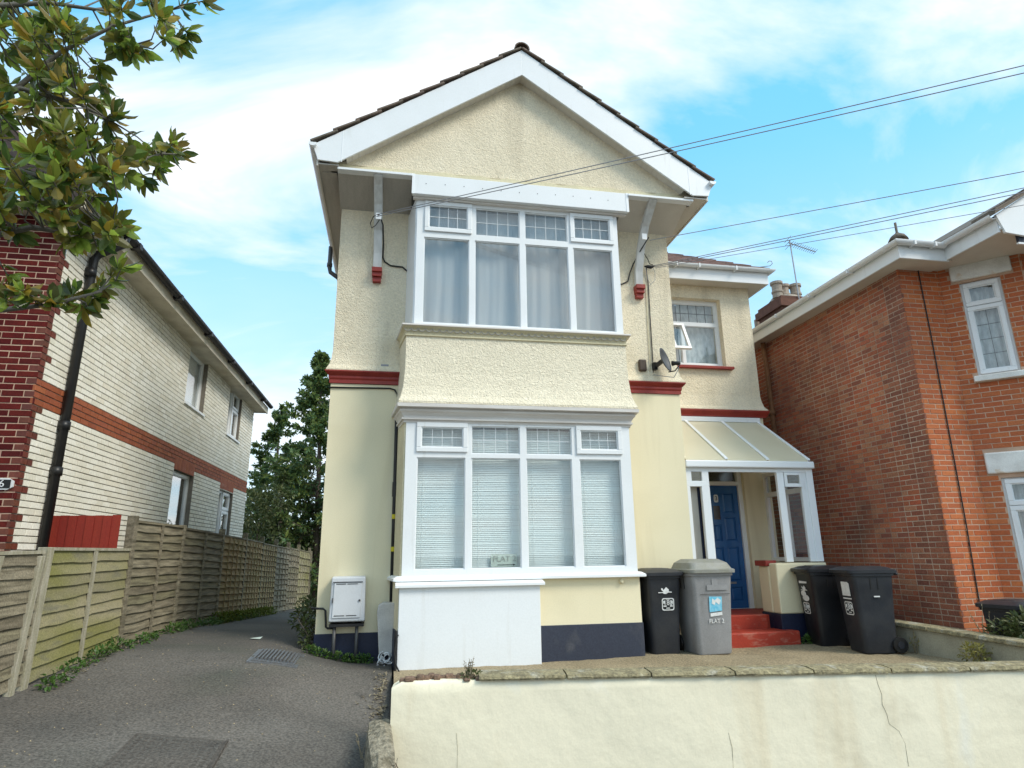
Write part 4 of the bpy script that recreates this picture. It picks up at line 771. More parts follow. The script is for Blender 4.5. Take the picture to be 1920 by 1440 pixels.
for i in range(nr):
    for k in range(ns_): mb.f.append((i*ns_+k, i*ns_+(k+1) % ns_, (i+1)*ns_+(k+1) % ns_, (i+1)*ns_+k))
d_ = part('reflector', mb, 'dish_grey', DS, smooth=True); sm_ = d_.modifiers.new('solid', 'SOLIDIFY'); sm_.thickness = .008
part('back_bracket', MB().bar(dc-dn_*.03, (3.97,8.92,4.36), .05, .06).bar((3.97,8.92,4.36), (3.96,9.0,4.36), .06, .12), 'black_plastic', DS, bevel=.005)
lp = dc+dn_*.21+db*-.16; part('feed_arm', MB().tube([dc-db*.21, dc-db*.24+dn_*.10, lp-db*.02], .010, 6), 'black_plastic', DS, smooth=True)
part('feed_horn', MB().tube([lp, lp-dn_*.06+db*.03, lp-dn_*.11+db*.05], [.034,.03,.042], 10), 'black_plastic', DS, smooth=True); part('feed_lead', MB().tube([lp-dn_*.02, lp-db*.08-dn_*.05, dc-db*.33+dn_*.05, dc-db*.25-dn_*.08, (3.93,8.95,4.22)], .006, 5), 'cable_grey', DS, smooth=True)
def cable(pts, r, m, label):
    return tag(part('cable', MB().tube(pts, r, 6), m, smooth=True), label, 'cable')
cable([(XL-.01,8.985,4.215),(-.6,8.985,4.213),(-.2,8.985,4.205),(.06,8.985,4.20)], .007, 'cable_black', 'black cable along the top of the left red string course').__setitem__('group', 'wall cables')
tag(part('cable_joint', MB().box(-.26,-.15,8.96,8.999,4.19,4.225), 'cable_grey', bevel=.006), 'small grey joint box on the cable above the left string course', 'joint box')
cable([(XL-.015,9.0,3.85),(XL-.005,8.985,3.86),(-.5,8.985,3.865),(-.12,8.985,3.87),(-.05,8.98,3.85),(-.01,8.97,3.78),(.01,8.95,3.6)], .011, 'cable_black', 'black cable along the wall just under the left red string course')
cable([(-.36,8.60,6.42),(-.31,8.72,6.33),(-.30,8.96,6.15),(-.30,8.98,5.93),(-.27,8.985,5.86),(-.18,8.985,5.80),(.0,8.985,5.79),(.08,8.985,5.72),(.10,8.98,5.6),(.105,8.97,4.7)], .012, 'cable_black', 'black cable dropping from the left strut towards the upper bay')
cable([(-.36,8.58,6.42),(-.45,8.66,6.43),(-.50,8.78,6.38),(-.48,8.8,6.31),(-.42,8.72,6.31),(-.36,8.62,6.36)], .006, 'cable_black', 'small loop of cable hanging at the left strut clamp')
cable([(3.86,8.58,6.40),(3.80,8.78,6.28),(3.72,8.95,6.10),(3.66,8.97,5.95),(3.62,8.98,5.80),(3.52,8.985,5.745),(3.38,8.985,5.735)], .010, 'cable_black', 'black cable curving from the right strut to the upper bay')
cable([(3.94,8.93,6.05),(3.95,8.975,6.0),(3.97,8.985,5.8),(3.96,8.985,5.2),(3.95,8.985,4.4),(3.94,8.985,4.25),(3.90,8.985,4.21),(3.40,8.985,4.20)], .008, 'cable_black', 'thin black cable running down the wall left of the satellite dish')
cable([(3.93,8.985,5.75),(3.915,8.985,5.0),(3.905,8.985,4.35),(3.88,8.985,4.27)], .007, 'gable_band', 'thin cream cable down the wall right of the brown box')
cable([(3.84,8.80,6.28),(3.92,8.90,6.24),(3.97,8.92,6.18),(3.98,8.9,6.10),(4.03,8.88,6.075)], .007, 'cable_black', 'short looping cable tail at the right strut')
cable([(3.92,8.92,6.03),(3.95,8.95,5.85),(4.0,8.96,5.76),(4.08,8.96,5.84),(4.09,8.95,5.98),(4.03,8.9,6.04)], .004, 'cable_grey', 'thin grey drip loop hanging under the right cable tail')
tag(part('cable_clamp', MB().tube([(3.90,8.93,6.06),(3.95,8.92,6.055),(4.0,8.90,6.04),(4.06,8.88,6.06)], [.010,.028,.032,.010], 8), 'black_plastic', smooth=True), 'black cable clamp at the start of the overhead wires', 'clamp')
def span(a, b, sag, r, label):
    a = Vector(a); b = Vector(b); n = 24
    return tag(part('overhead_cable', MB().tube([a.lerp(b, i/n)-Vector((0,0,sag*4*(i/n)*(1-i/n))) for i in range(n+1)], r, 6), 'cable_grey', smooth=True), label, 'cable', 'overhead wires')
span((-.40,8.50,6.37), (18,-1.5,7.36), .10, .0065, 'upper of the twin overhead wires crossing the gable to the left strut')
span((-.40,8.50,6.34), (18,-1.5,7.24), .13, .0065, 'lower of the twin overhead wires crossing the gable to the left strut')
span((3.86,8.55,6.33), (18,-1.5,5.93), .06, .006, 'single overhead wire leaving the right strut, below the gable wires')
span((4.05,8.88,6.06), (18,-1.5,6.29), .06, .006, 'upper of the close pair of wires passing over the aerial')
span((4.06,8.88,6.04), (18,-1.5,6.24), .10, .006, 'lower of the close pair of wires passing over the aerial')
span((4.07,8.88,6.02), (18,-1.5,5.52), .05, .0045, 'thin lowest overhead wire crossing the aerial mast')
# ------------------------------------------------------------------ front garden wall, side wall, kerb
gw0 = Vector((.03, 5.9)); gw1 = Vector((7.4, 5.21)); gd = (gw1-gw0).normalized(); GLEN = (gw1-gw0).length
FG = frame(gw0, gd, (gd.y, -gd.x)); zt = lambda u: .507-.0115*u
GW = thing('garden_wall', 'low cream rendered front wall with mossy stone coping', 'wall', (3.5, 5.6, 0))
mb = MB(); n = 90; T = .2
rows = [-.9, -.2, .0, .15, .3, .4]
def wl_(u, n_, z): return FG(u, n_+.005*math.sin(u*3.1+z*4)+.002*math.sin(u*9.7+z*13), z)
prof = []
for i in range(n+1):
    u = GLEN*i/n; t_ = zt(u)
    if u < .10: t_ -= .05*(1-u/.10)**2
    prof.append([wl_(u, .0, z) for z in rows]+[wl_(u, 0, t_-.025), wl_(u, -.02, t_), FG(u, -T, t_), FG(u, -T, -.9)])
k = len(prof[0]); mb.add([p for q in prof for p in q], [(i*k+j, (i+1)*k+j, (i+1)*k+(j+1) % k, i*k+(j+1) % k) for i in range(n) for j in range(k)]+[tuple(range(k)), tuple(n*k+j for j in reversed(range(k)))])
gwf = part('rendered_face', mb, 'garden_wall', GW, smooth=True); es = gwf.modifiers.new('edge', 'EDGE_SPLIT'); es.split_angle = rad(50)
u = .73; i = 0
while u < GLEN:
    ln = .74+random.uniform(-.02, .03); mb = MB(); ns_ = 7
    sec = []
    for q in range(ns_+1):
        uu = u+.008+(ln-.016)*q/ns_; z = zt(uu)+.001; j = lambda a=.006: random.uniform(-a, a)
        sec.append([FG(uu, .025+j(.004), z), FG(uu, .03+j(.004), z+.014+j(.002)), FG(uu, .02+j(.006), z+.036+j(.003)), FG(uu, -.10, z+.046+j(.003)), FG(uu, -.235+j(), z+.042+j(.004)), FG(uu, -.24, z)])
    mb.add([p for s_ in sec for p in s_], [(a*6+b, a*6+6+b, a*6+6+(b+1) % 6, a*6+(b+1) % 6) for a in range(ns_) for b in range(6)]+[(0,1,2,3,4,5), tuple(ns_*6+b for b in (5,4,3,2,1,0))])
    part('coping_stone', mb, 'coping', GW); u += ln; i += 1
for i in range(14):
    u = .05+i*.05+random.uniform(-.01, .01); w_ = random.uniform(.05, .10); h_ = random.uniform(.012, .04); c0 = random.uniform(-.12, -.02)
    part('broken_mortar', MB().tbox(FG, u, u+w_, c0-.07, c0+random.uniform(.0, .03), zt(u)-.008, zt(u)+h_), 'rubble_top', GW, bevel=.012)
# hairline cracks stand as thin raised seams of filler
for pts in ([(4.32,.44),(4.33,.36),(4.35,.28),(4.34,.20),(4.37,.12),(4.38,.04),(4.46,-.02),(4.50,-.12),(4.5,-.3)], [(.55,.10),(.56,-.02),(.555,-.3)], [(2.9,.02),(2.92,-.1),(2.91,-.3)]):
    part('render_crack', MB().tube([wl_(u, .001, z) for u, z in pts], .0014, 4), 'coping', GW)
KS = tag(part('kerb_stone', MB(), 'kerb'), 'rough speckled kerb stone at the foot of the cream wall', 'stone'); 
b_ = bmesh.new(); bmesh.ops.create_cube(b_, size=1); bmesh.ops.subdivide_edges(b_, edges=b_.edges[:], cuts=5, use_grid_fill=True)
for v in b_.verts:
    p = v.co.copy(); r_ = p.length; q = p.normalized()*.62; v.co = p.lerp(q, .6)
    nz = .03*math.sin(p.x*9+p.y*7)+.03*math.sin(p.z*11+p.x*5)+random.uniform(-.012,.012); v.co *= 1+nz
    v.co = Vector((v.co.x*.20, v.co.y*.85, v.co.z*.34))
b_.to_mesh(KS.data); b_.free(); KS.location = (-.045, 5.68, .0); KS.rotation_euler = (.12, 0, .06)
SW = thing('side_wall', 'low grey rendered boundary wall with lichened coping beside the right bins', 'wall', (6.9, 7, .2))
mb = MB(); mb.hexa([(6.80,5.3,-.2),(6.96,5.3,-.2),(6.96,9.0,-.2),(6.80,9.0,-.2),(6.80,5.3,.47),(6.96,5.3,.47),(6.96,9.0,.54),(6.80,9.0,.54)]); part('rendered_face', mb, 'side_wall', SW, bevel=.01)
y = 5.3
while y < 8.9:
    z = .471+(y-5.3)*.019; part('coping_stone', MB().hexa([(6.75,y+.006,z),(7.0,y+.006,z),(7.0,y+.73,z+.014),(6.75,y+.73,z+.014),(6.76,y+.006,z+.05),(6.99,y+.006,z+.055),(6.99,y+.73,z+.066),(6.76,y+.73,z+.064)]), 'coping', SW, bevel=.012); y += .74

# manhole covers
MC = thing('manhole_cover', 'grey ribbed metal drain cover beside the house corner', 'manhole cover', (-1.28, 8.30, gh(-1.28, 8.3)))
a_, b2_ = (-1.54, -1.03), (8.0, 8.62)
zg = lambda x, y: gh(x, y)+.004
def gquad(mbx, x0, x1, y0, y1, h): mbx.hexa([(x0,y0,zg(x0,y0)-.02),(x1,y0,zg(x1,y0)-.02),(x1,y1,zg(x1,y1)-.02),(x0,y1,zg(x0,y1)-.02),(x0,y0,zg(x0,y0)+h),(x1,y0,zg(x1,y0)+h),(x1,y1,zg(x1,y1)+h),(x0,y1,zg(x0,y1)+h)]); return mbx
part('frame', gquad(MB(), -1.56, -1.01, 7.97, 8.65, .010), 'iron', MC); pl2 = part('plate', gquad(MB(), -1.52, -1.05, 8.01, 8.61, .016), 'iron', MC)
for k in range(11): part('rib', gquad(MB(), -1.50+k*.041, -1.50+k*.041+.018, 8.05, 8.57, .028), 'iron', pl2)
MC2 = thing('manhole_cover', 'worn brown square cover set in the tarmac at the picture foot', 'manhole cover', (-1.6, 5.7, .08))
part('frame', gquad(MB(), -1.96, -1.27, 5.3, 6.02, .005), 'iron_brown', MC2); part('plate', gquad(MB(), -1.93, -1.30, 5.33, 5.99, .009), 'asphalt', MC2); tp = MB()
for a in range(12):
    for b in range(12): gquad(tp, -1.91+a*.05, -1.91+a*.05+.026, 5.36+b*.0515, 5.36+b*.0515+.026, .0125)
part('tread_pattern', tp, 'iron_brown', MC2, kind='stuff'); part('edge_strip', gquad(MB(), -1.275, -1.26, 5.3, 6.03, .014), 'iron_brown', MC2)

# ------------------------------------------------------------------ wheelie bins (local: front = -y)
def rrect(w, d, r, n=4, cx=0, cy=0):
    o = []
    for qx, qy, a0 in ((1,-1,-90), (1,1,0), (-1,1,90), (-1,-1,180)):
        for k in range(n+1): a = rad(a0+90*k/n); o.append((cx+qx*(w/2-r)+r*math.cos(a), cy+qy*(d/2-r)+r*math.sin(a)))
    return o
def loft(mb, rings):
    n = len(rings[0]); mb.add([p for r in rings for p in r], [(i*n+k, i*n+(k+1) % n, (i+1)*n+(k+1) % n, (i+1)*n+k) for i in range(len(rings)-1) for k in range(n)]+[tuple(range(n))[::-1], tuple((len(rings)-1)*n+k for k in range(n))]); return mb
def ring(w, d, r, z, cy=0): return [(x, y, z) for x, y in rrect(w, d, r, 4, 0, cy)]
def wheelie(label, loc, rz, body='bin_dark', lid='bin_dark', w=.48, d=.56, h=1.0, dome=.05, group='wheelie bins in the front gardens'):
    t = thing('wheelie_bin', label, 'wheelie bin', loc, rz, group, local=True)
    w0, d0 = w*.84, d*.80; mb = MB()
    secs = [(w0*.96, d0*.96, .05, 0), (w0, d0, .06, .03), (w0+(w-w0)*.45, d0+(d-d0)*.45, .06, h*.45), (w*.965, d*.965, .055, h*.80), (w*.97, d*.97, .055, h*.805), (w, d, .05, h*.965), (w+.035, d+.035, .05, h*.968), (w+.035, d+.035, .05, h)]
    bd = part('body', loft(mb, [ring(a, b, r, z) for a, b, r, z in secs]), body, t, smooth=False)
    bd.data.polygons.foreach_set('use_smooth', [True]*len(bd.data.polygons)); es = bd.modifiers.new('edge', 'EDGE_SPLIT'); es.split_angle = rad(35)
    mb = MB(); loft(mb, [ring(w+.075, d+.10, .06, h+.004, -.01), ring(w+.08, d+.105, .06, h+.045, -.01), ring(w+.05, d+.07, .06, h+.055, -.01), ring(w+.03, d+.04, .07, h+.058, -.01), ring(w-.02, d-.04, .09, h+.062+dome*.6, -.0), ring(w-.16, d-.2, .1, h+.062+dome, .02)])
    ld = part('lid', mb, lid, t); ld.data.polygons.foreach_set('use_smooth', [True]*len(ld.data.polygons)); es = ld.modifiers.new('edge', 'EDGE_SPLIT'); es.split_angle = rad(28)
    part('lid_rib', loft(MB(), [ring(w*.55, .04, .015, h+.062+dome*.55, -d*.30), ring(w*.52, .03, .012, h+.075+dome*.62, -d*.30)]), lid, ld)
    for s in (-1, 1): part('lid_lug', MB().box(s*(w/2-.09)-.03, s*(w/2-.09)+.03, d/2-.02, d/2+.10, h-.02, h+.05), lid, ld, bevel=.012)
    part('handle', MB().tube([(-w/2+.04, d/2+.075, h-.01), (w/2-.04, d/2+.075, h-.01)], .017, 10), body, t, smooth=True)
    for s in (-1, 1):
        wh = part('wheel', MB().lathe([(.04,-.025),(.095,-.025),(.10,-.015),(.10,.015),(.095,.025),(.04,.025)], (s*(w0/2+.012), d0/2+.015, .10), 20, 'x'), 'black_plastic', t)
        part('hub', MB().lathe([(.045,-.03),(.045,.03)], (s*(w0/2+.012), d0/2+.015, .10), 12, 'x'), body, wh)
    part('axle', MB().tube([(-w0/2, d0/2+.015, .10), (w0/2, d0/2+.015, .10)], .012, 8), 'metal_grey', t)
    for s in (-1, 1):
        for k in (-.05, .05): part('grip_recess', MB().hexa([(s*(w*.485), k-.006, h*.80), (s*(w*.485+.006), k-.006, h*.80), (s*(w*.485+.006), k+.006, h*.80), (s*(w*.485), k+.006, h*.80), (s*(w*.49), k-.006, h*.95), (s*(w*.49+.008), k-.006, h*.95), (s*(w*.49+.008), k+.006, h*.95), (s*(w*.49), k+.006, h*.95)]), 'black_plastic', bd)
    def face(z):
        f = z/h; return -(d0+(d-d0)*min(1, f/.8)*.965)/2-.004 if f < .8 else -(d/2)-.003
    t['faced'] = 1
    return t, face
def decal(t, face, name, m, pts, x0=0, z0=0, lift=.002):
    P = [(x0+x, face(z0+z)-lift, z0+z) for x, z in pts]; return part(name, MB().prism(P, (0,.003,0)), m, t)
def volume_mark(t, face, x0, z0, s=.1, m='letter_white'):
    outer = rrect(2*s, 1.8*s, .3*s, 3); inner = rrect(1.72*s, 1.52*s, .24*s, 3); n = len(outer); mb = MB()
    P = lambda p: (x0+p[0], face(z0+p[1])-.003, z0+p[1])
    mb.add([P(p) for p in outer]+[P(p) for p in inner], [(i, (i+1) % n, n+(i+1) % n, n+i) for i in range(n)]); part('volume_mark', mb, m, t)
    for a, b, c, d in ((-.78,-.5,.1,.5), (.5,.78,.1,.5), (-.75,-.25,-.35,-.18), (.3,.75,-.35,-.18), (-.3,.3,-.62,-.5), (-.3,.3,.6,.68)): decal(t, face, 'mark_bar', m, [(a*s,c*s),(b*s,c*s),(b*s,d*s),(a*s,d*s)], x0, z0, .003)
    text_mesh('mark_number', '180', s*1.0, m, t, (x0, face(z0+.02)-.004, z0+.18*s), (1,0,0), (0,-.06,1))
def swan(t, face, x0, z0, s=.1, m='letter_white'):
    decal(t, face, 'emblem', m, [(-1.3*s,-.12*s),(-.3*s,-.1*s),(-.75*s,.35*s),(-.65*s,.6*s),(-.4*s,.5*s),(-.3*s,.2*s),(.25*s,.75*s),(.75*s,.3*s),(.7*s,.0),(1.3*s,-.08*s),(1.28*s,-.22*s),(.6*s,-.2*s),(.2*s,-.42*s),(-.2*s,-.4*s),(-.5*s,-.24*s),(-1.28*s,-.26*s)], x0, z0)
t, fc = wheelie('dark grey wheelie bin tucked between the bay and the grey bin', (3.63, 8.71, .22), rad(1), dome=.035); swan(t, fc, .0, .80, .075); volume_mark(t, fc, .035, .635, .088)
t, fc = wheelie('light grey wheelie bin with blue sticker and FLAT 2 lettering', (4.25, 8.58, .22), rad(3), 'bin_grey', 'bin_lid_grey', w=.60, d=.60, h=1.03, dome=.12)
decal(t, fc, 'sticker', 'sticker_blue', [(-.095,-.09),(.09,-.075),(.095,.105),(-.095,.11)], .02, .62); decal(t, fc, 'sticker_mark', 'letter_white', [(-.06,.02),(-.02,.0),(.0,.04),(.05,.0),(.075,.06),(.03,.09),(-.01,.06),(-.05,.085)], .02, .62, .005); decal(t, fc, 'white_strip', 'letter_white', [(-.085,-.022),(.09,-.006),(.09,.036),(-.085,.02)], .02, .495)
text_mesh('lettering', 'FLAT 2', .075, 'letter_white', t, (.02, fc(.42)-.004, .415), (1,0,.0), (0,-.06,1)); decal(t, fc, 'embossed_panel', 'bin_grey', [(-.12,-.05),(.19,-.05),(.19,.02),(.05,.02),(.05,.10),(-.04,.10),(-.04,.02),(-.12,.02)], .02, .86); decal(t, fc, 'moulded_line', 'grey_pipe', [(-.22,-.003),(.22,-.003),(.22,.003),(-.22,.003)], .02, .76)
t, fc = wheelie('black wheelie bin against the porch wall, behind the bin with a white sticker', (6.22, 8.72, .22), rad(-97), 'bin_black', 'bin_black', dome=.03)
decal(t, fc, 'emblem', 'letter_white', [(-.11,.04),(.10,.045),(.11,.07),(-.11,.075)], -.02, .80); swan(t, fc, -.02, .76, .07); decal(t, fc, 'emblem', 'letter_white', [(.07*math.cos(a)-.03,.04*math.sin(a)) for a in [k*.5236 for k in range(12)]], -.02, .70); decal(t, fc, 'emblem', 'letter_white', [(.09*math.cos(a)+.02,.045*math.sin(a)) for a in [k*.5236 for k in range(12)]], -.02, .64); volume_mark(t, fc, -.02, .50, .085)
t, fc = wheelie('dark wheelie bin with white sticker and wheel towards the side wall', (6.36, 8.03, .22), rad(-98), dome=.03)
decal(t, fc, 'sticker', 'letter_white', [(-.10,-.09),(.09,-.09),(.09,.07),(.05,.09),(-.10,.09)], .03, .80); decal(t, fc, 'white_line', 'letter_white', [(-.1,-.008),(.1,-.008),(.1,.008),(-.1,.008)], .03, .675); volume_mark(t, fc, .03, .55, .095)
part('white_label', MB().box(.238, .246, -.03, .05, .70, .715), 'letter_white', t)
t, fc = wheelie('black wheelie bin in the right neighbour garden, only its lid showing', (7.55, 6.95, -.18), rad(-80), 'bin_dark', 'bin_dark', dome=.03)
TIPS = [(-173,474,614),(-195,493,623),(-187,482,586),(-198,496,583),(-195,498,592),(-202,464,583),(-194,461,560),(-231,510,587),(-222,476,554),(-231,474,555),(-265,520,610),(-251,488,546),(-258,510,544),(-234,489,505),(-242,498,500),(-179,469,469),(-185,498,479),(-211,512,491),(-196,491,459),(-210,504,455),(-219,500,478),(-208,464,434),(-240,505,450),(-241,495,429),(-211,478,400),(-211,462,383),(-239,512,400),(-211,488,370),(-222,503,371),(-241,513,344),(-247,503,353),(-233,515,363),(-265,484,338),(-295,508,362),(-253,487,339),(-238,516,354),(-257,513,349),(-263,466,338),(-273,468,332),(-245,473,471),(-244,518,493),(-218,486,461),(-196,498,479),(-201,478,458),(-234,490,401),(-241,483,390),(-252,481,395),(-225,495,414),(-253,495,391),(-221,550,508),(-341,565,458),(-231,470,566),(-358,569,460),(-306,487,428),(-351,538,588),(-321,514,631),(-339,487,569),(-288,503,523),(-255,501,486),(-249,463,437),(-239,433,447),(-365,565,503),(-313,513,529),(-283,474,523),(-267,472,469),(-239,434,407),(-230,461,434),(-239,444,430),(-328,547,588),(-239,454,402),(-316,554,508),(-255,447,537),(-301,547,635),(-350,543,597),(-287,471,579),(-286,489,522),(-240,452,388),(-353,553,429),(-326,547,478),(-281,462,519),(-306,470,464),(-265,559,698),(-249,454,598),(-292,503,473),(-272,516,416),(-331,551,615),(-238,458,420),(-272,541,461),(-206,437,589),(-312,504,570),(-301,539,547),(-321,448,568),(-385,566,677),(-216,474,606),(-290,512,483),(-286,476,568),(-338,530,513),(-275,455,578),(-304,540,512),(-283,517,449),(-282,499,543),(-319,527,519),(-325,490,516),(-293,541,438),(-271,447,479),(-233,541,505),(-209,444,426),(-281,455,394),(-287,447,397),(-237,563,517),(-323,502,443),(-219,439,564),(-317,546,526),(-296,465,559),(-233,481,443),(-282,489,540),(-370,566,552),(-245,452,424),(-239,451,446),(-352,558,481),(-243,456,495),(-321,512,595),(-321,527,600),(-271,433,523),(-264,480,527),(-254,450,416),(-277,545,556),(-286,550,555),(-308,564,494),(-300,530,608),(-333,529,613),(-273,474,409),(-239,442,422),(-294,471,412),(-299,525,507),(-339,491,537),(-316,564,642),(-251,447,463),(-262,446,435),(-296,482,395),(-303,522,481),(-310,479,493),(-209,455,445),(-268,555,520),(-246,476,593),(-241,474,461),(-353,530,645),(-338,552,578),(-309,465,479),(-299,506,538),(-368,539,638),(-294,544,480),(-295,457,499),(-243,465,473),(-272,563,706),(-289,512,506),(-223,503,480),(-248,435,534),(-267,509,484),(-318,517,448),(-312,463,510),(-365,560,537),(-294,527,437),(-314,514,431),(-303,441,567),(-325,500,593),(-258,473,458),(-240,455,424),(-294,504,546),(-268,450,412),(-259,454,550),(-256,434,538),(-337,499,588),(-347,493,619),(-239,437,424),(-248,434,487),(-296,453,478),(-363,532,650),(-286,495,438),(-341,544,603),(-360,566,503),(-296,435,532),(-361,556,504),(-290,497,397),(-253,446,398),(-304,525,573),(-233,547,651),(-239,488,407),(-294,497,441),(-334,531,620),(-244,498,463),(-267,433,417),(-233,444,417),(-303,520,438),(-277,533,435)]
BOUGHS = [[(-359,490,448),(-318,490,506),(-283,490,559),(-247,490,591),(-202,490,617)],[(-356,490,435),(-309,490,450),(-274,490,441),(-234,490,452),(-193,490,474)],[(-333,490,321),(-288,490,331),(-257,490,337),(-223,490,350)],[(-344,490,374),(-278,490,399),(-245,490,395),(-222,490,407)],[(-364,490,476),(-306,490,520),(-262,490,511),(-238,490,499)],[(-381,490,563),(-334,490,597),(-300,490,606),(-255,490,605),(-226,490,572)]]
# ------------------------------------------------------------------ boarded fence along the drive
FE = thing('wooden_fence', 'weathered overlapping timber fence with posts along the left of the driveway', 'fence', (-3.2, 12, .4))
FPTS = [(-3.36, 4.55), (-3.25, 6.88), (-3.2, 8.76), (-3.2, 10.7), (-3.2, 13.1), (-3.2, 15.1), (-3.2, 17.0), (-3.2, 19.0), (-3.2, 21.2), (-3.2, 23.5), (-3.2, 26.5)]
def slat_mesh(F, u0, u1, z0a, z0b, h, n0, seg=12, wave=.012, proud=.034):
    mb = MB(); ph = random.uniform(0, 6); f1 = random.uniform(3, 9); f2 = random.uniform(11, 24); wave *= random.uniform(.2, 1); R_ = []
    for i in range(seg+1):
        q = i/seg; u = u0+(u1-u0)*q; zb = z0a+(z0b-z0a)*q+wave*.6*math.sin(ph+q*f1)+wave*.5*math.sin(ph*2+q*f2)+random.uniform(-.002,.002)
        zt_ = z0a+(z0b-z0a)*q+h+.02; R_.append([F(u, n0+proud, zb), F(u, n0+proud-.014, zb), F(u, n0, zt_), F(u, n0+.009, zt_)])
    return mb.add([p for r in R_ for p in r], [(i*4+k, i*4+(k+1) % 4, i*4+4+(k+1) % 4, i*4+4+k) for i in range(seg) for k in range(4)]+[(0,3,2,1), tuple(seg*4+k for k in range(4))])
spec = [  # top z at both ends, slat count, battens, slat material, batten material
    (1.56, 1.60, 11, 2, 'wood_weathered', 'wood_pale'), (1.63, 1.635, 10, 1, 'wood_green', 'wood_pale'), (1.98, 1.985, 13, 1, 'wood_weathered', 'wood_weathered'), (1.97, 1.93, 13, 1, 'wood_weathered', 'wood_weathered'),
    (1.93, 1.90, 13, 4, 'wood_orange', 'wood_orange'), (1.90, 1.86, 13, 5, 'wood_orange', 'wood_orange'), (1.84, 1.80, 13, 5, 'wood_orange', 'wood_weathered'), (1.8, 1.76, 12, 3, 'wood_weathered', 'wood_weathered'), (1.78, 1.72, 10, 4, 'wood_weathered', 'wood_weathered'), (1.74, 1.66, 8, 5, 'wood_green', 'wood_weathered')]
for i, (sp, a, b) in enumerate(zip(spec, FPTS, FPTS[1:])):
    A = Vector(a); B = Vector(b); d = (B-A).normalized(); ln = (B-A).length; F = frame(A, d, (d.y, -d.x)); za = gh(*a)+.03; zb = gh(*b)+.03; t0, t1, ns_, nb, sm, bm = sp
    pn = part('fence_panel', MB().tbox(F, .05, ln-.05, -.004, .0, max(za, zb)+.05, min(t0, t1)-.01), sm, FE)
    for k in range(ns_):
        q0 = za+(t0-za)*k/ns_; q1 = zb+(t1-zb)*k/ns_; part('slat', slat_mesh(F, .05, ln-.05, q0, q1, (t0-za)/ns_, .001, proud=.036 if nb < 3 else .055), sm, pn)
    for k in range(nb):
        u = .05+(ln-.1)*(k+1)/(nb+1); x = t0+(t1-t0)*u/ln; w_ = .024 if nb < 3 else .012; lean = (.10 if i == 0 else 0)
        n0_, n1_ = (.03, .056) if nb < 3 else (.046, .062)
        part('batten', MB().hexa([F(u-w_-lean,n0_,za+.02),F(u+w_-lean,n0_,za+.02),F(u+w_-lean,n1_,za+.02),F(u-w_-lean,n1_,za+.02),F(u-w_+lean,n0_,x-.005),F(u+w_+lean,n0_,x-.005),F(u+w_+lean,n1_,x-.005),F(u-w_+lean,n1_,x-.005)]), bm, pn)
    part('top_rail', MB().hexa([F(.05,-.02,t0),F(ln-.05,-.02,t1),F(ln-.05,.04,t1),F(.05,.04,t0),F(.05,-.02,t0+.03),F(ln-.05,-.02,t1+.03),F(ln-.05,.04,t1+.03),F(.05,.04,t0+.03)]), bm if i < 2 else 'wood_weathered', pn)
    # post at the far end of this panel
    ph = {0: 1.66, 1: 2.06, 2: 2.03, 3: 2.06, 4: 2.05, 5: 2.02, 6: 2.0, 7: 1.96, 8: 1.92, 9: 1.85}[i]; lean = .0 if i else .03
    z_ = gh(*b)-.05; w_ = .05 if i < 4 else .045
    part('post', MB().hexa([F(ln-w_-lean,-.05,z_),F(ln+w_-lean,-.05,z_),F(ln+w_-lean,.05,z_),F(ln-w_-lean,.05,z_),F(ln-w_+lean,-.05,ph),F(ln+w_+lean,-.05,ph),F(ln+w_+lean,.05,ph),F(ln-w_+lean,.05,ph)]), 'wood_pale' if i == 0 else 'wood_weathered', FE, bevel=.006)
    if i == 0: part('post', MB().hexa([F(ln-.20-.06,.0,z_),F(ln-.13-.06,.0,z_),F(ln-.13-.06,.06,z_),F(ln-.20-.06,.06,z_),F(ln-.14,.0,1.58),F(ln-.07,.0,1.58),F(ln-.07,.06,1.58),F(ln-.14,.06,1.58)]), 'wood_pale', FE, bevel=.006)
for i in range(5):                                                    # pointed pickets at the far end
    x = -3.2+.0; y = 26.6+i*.16; part('picket', MB().prism([(x,y,.2-.6),(x,y+.11,-.4),(x,y+.11,1.62),(x,y+.055,1.72),(x,y,1.62)], (.02,0,0)), 'wood_weathered', FE)
RP = thing('red_fence', 'short red stained board fence closing the gap beside the white brick house', 'fence', (-3.6, 8.47, .5))
xx = -4.0
for i in range(8): x0 = -3.985+i*.094; part('board', MB().box(x0, x0+.091, 8.46+(.008 if i % 2 else 0), 8.478+(.008 if i % 2 else 0), .5, 2.05+random.uniform(-.005,.005)), 'wood_red', RP)
part('rail', MB().box(-3.98, -3.255, 8.49, 8.52, 1.9, 1.96), 'wood_red', RP)

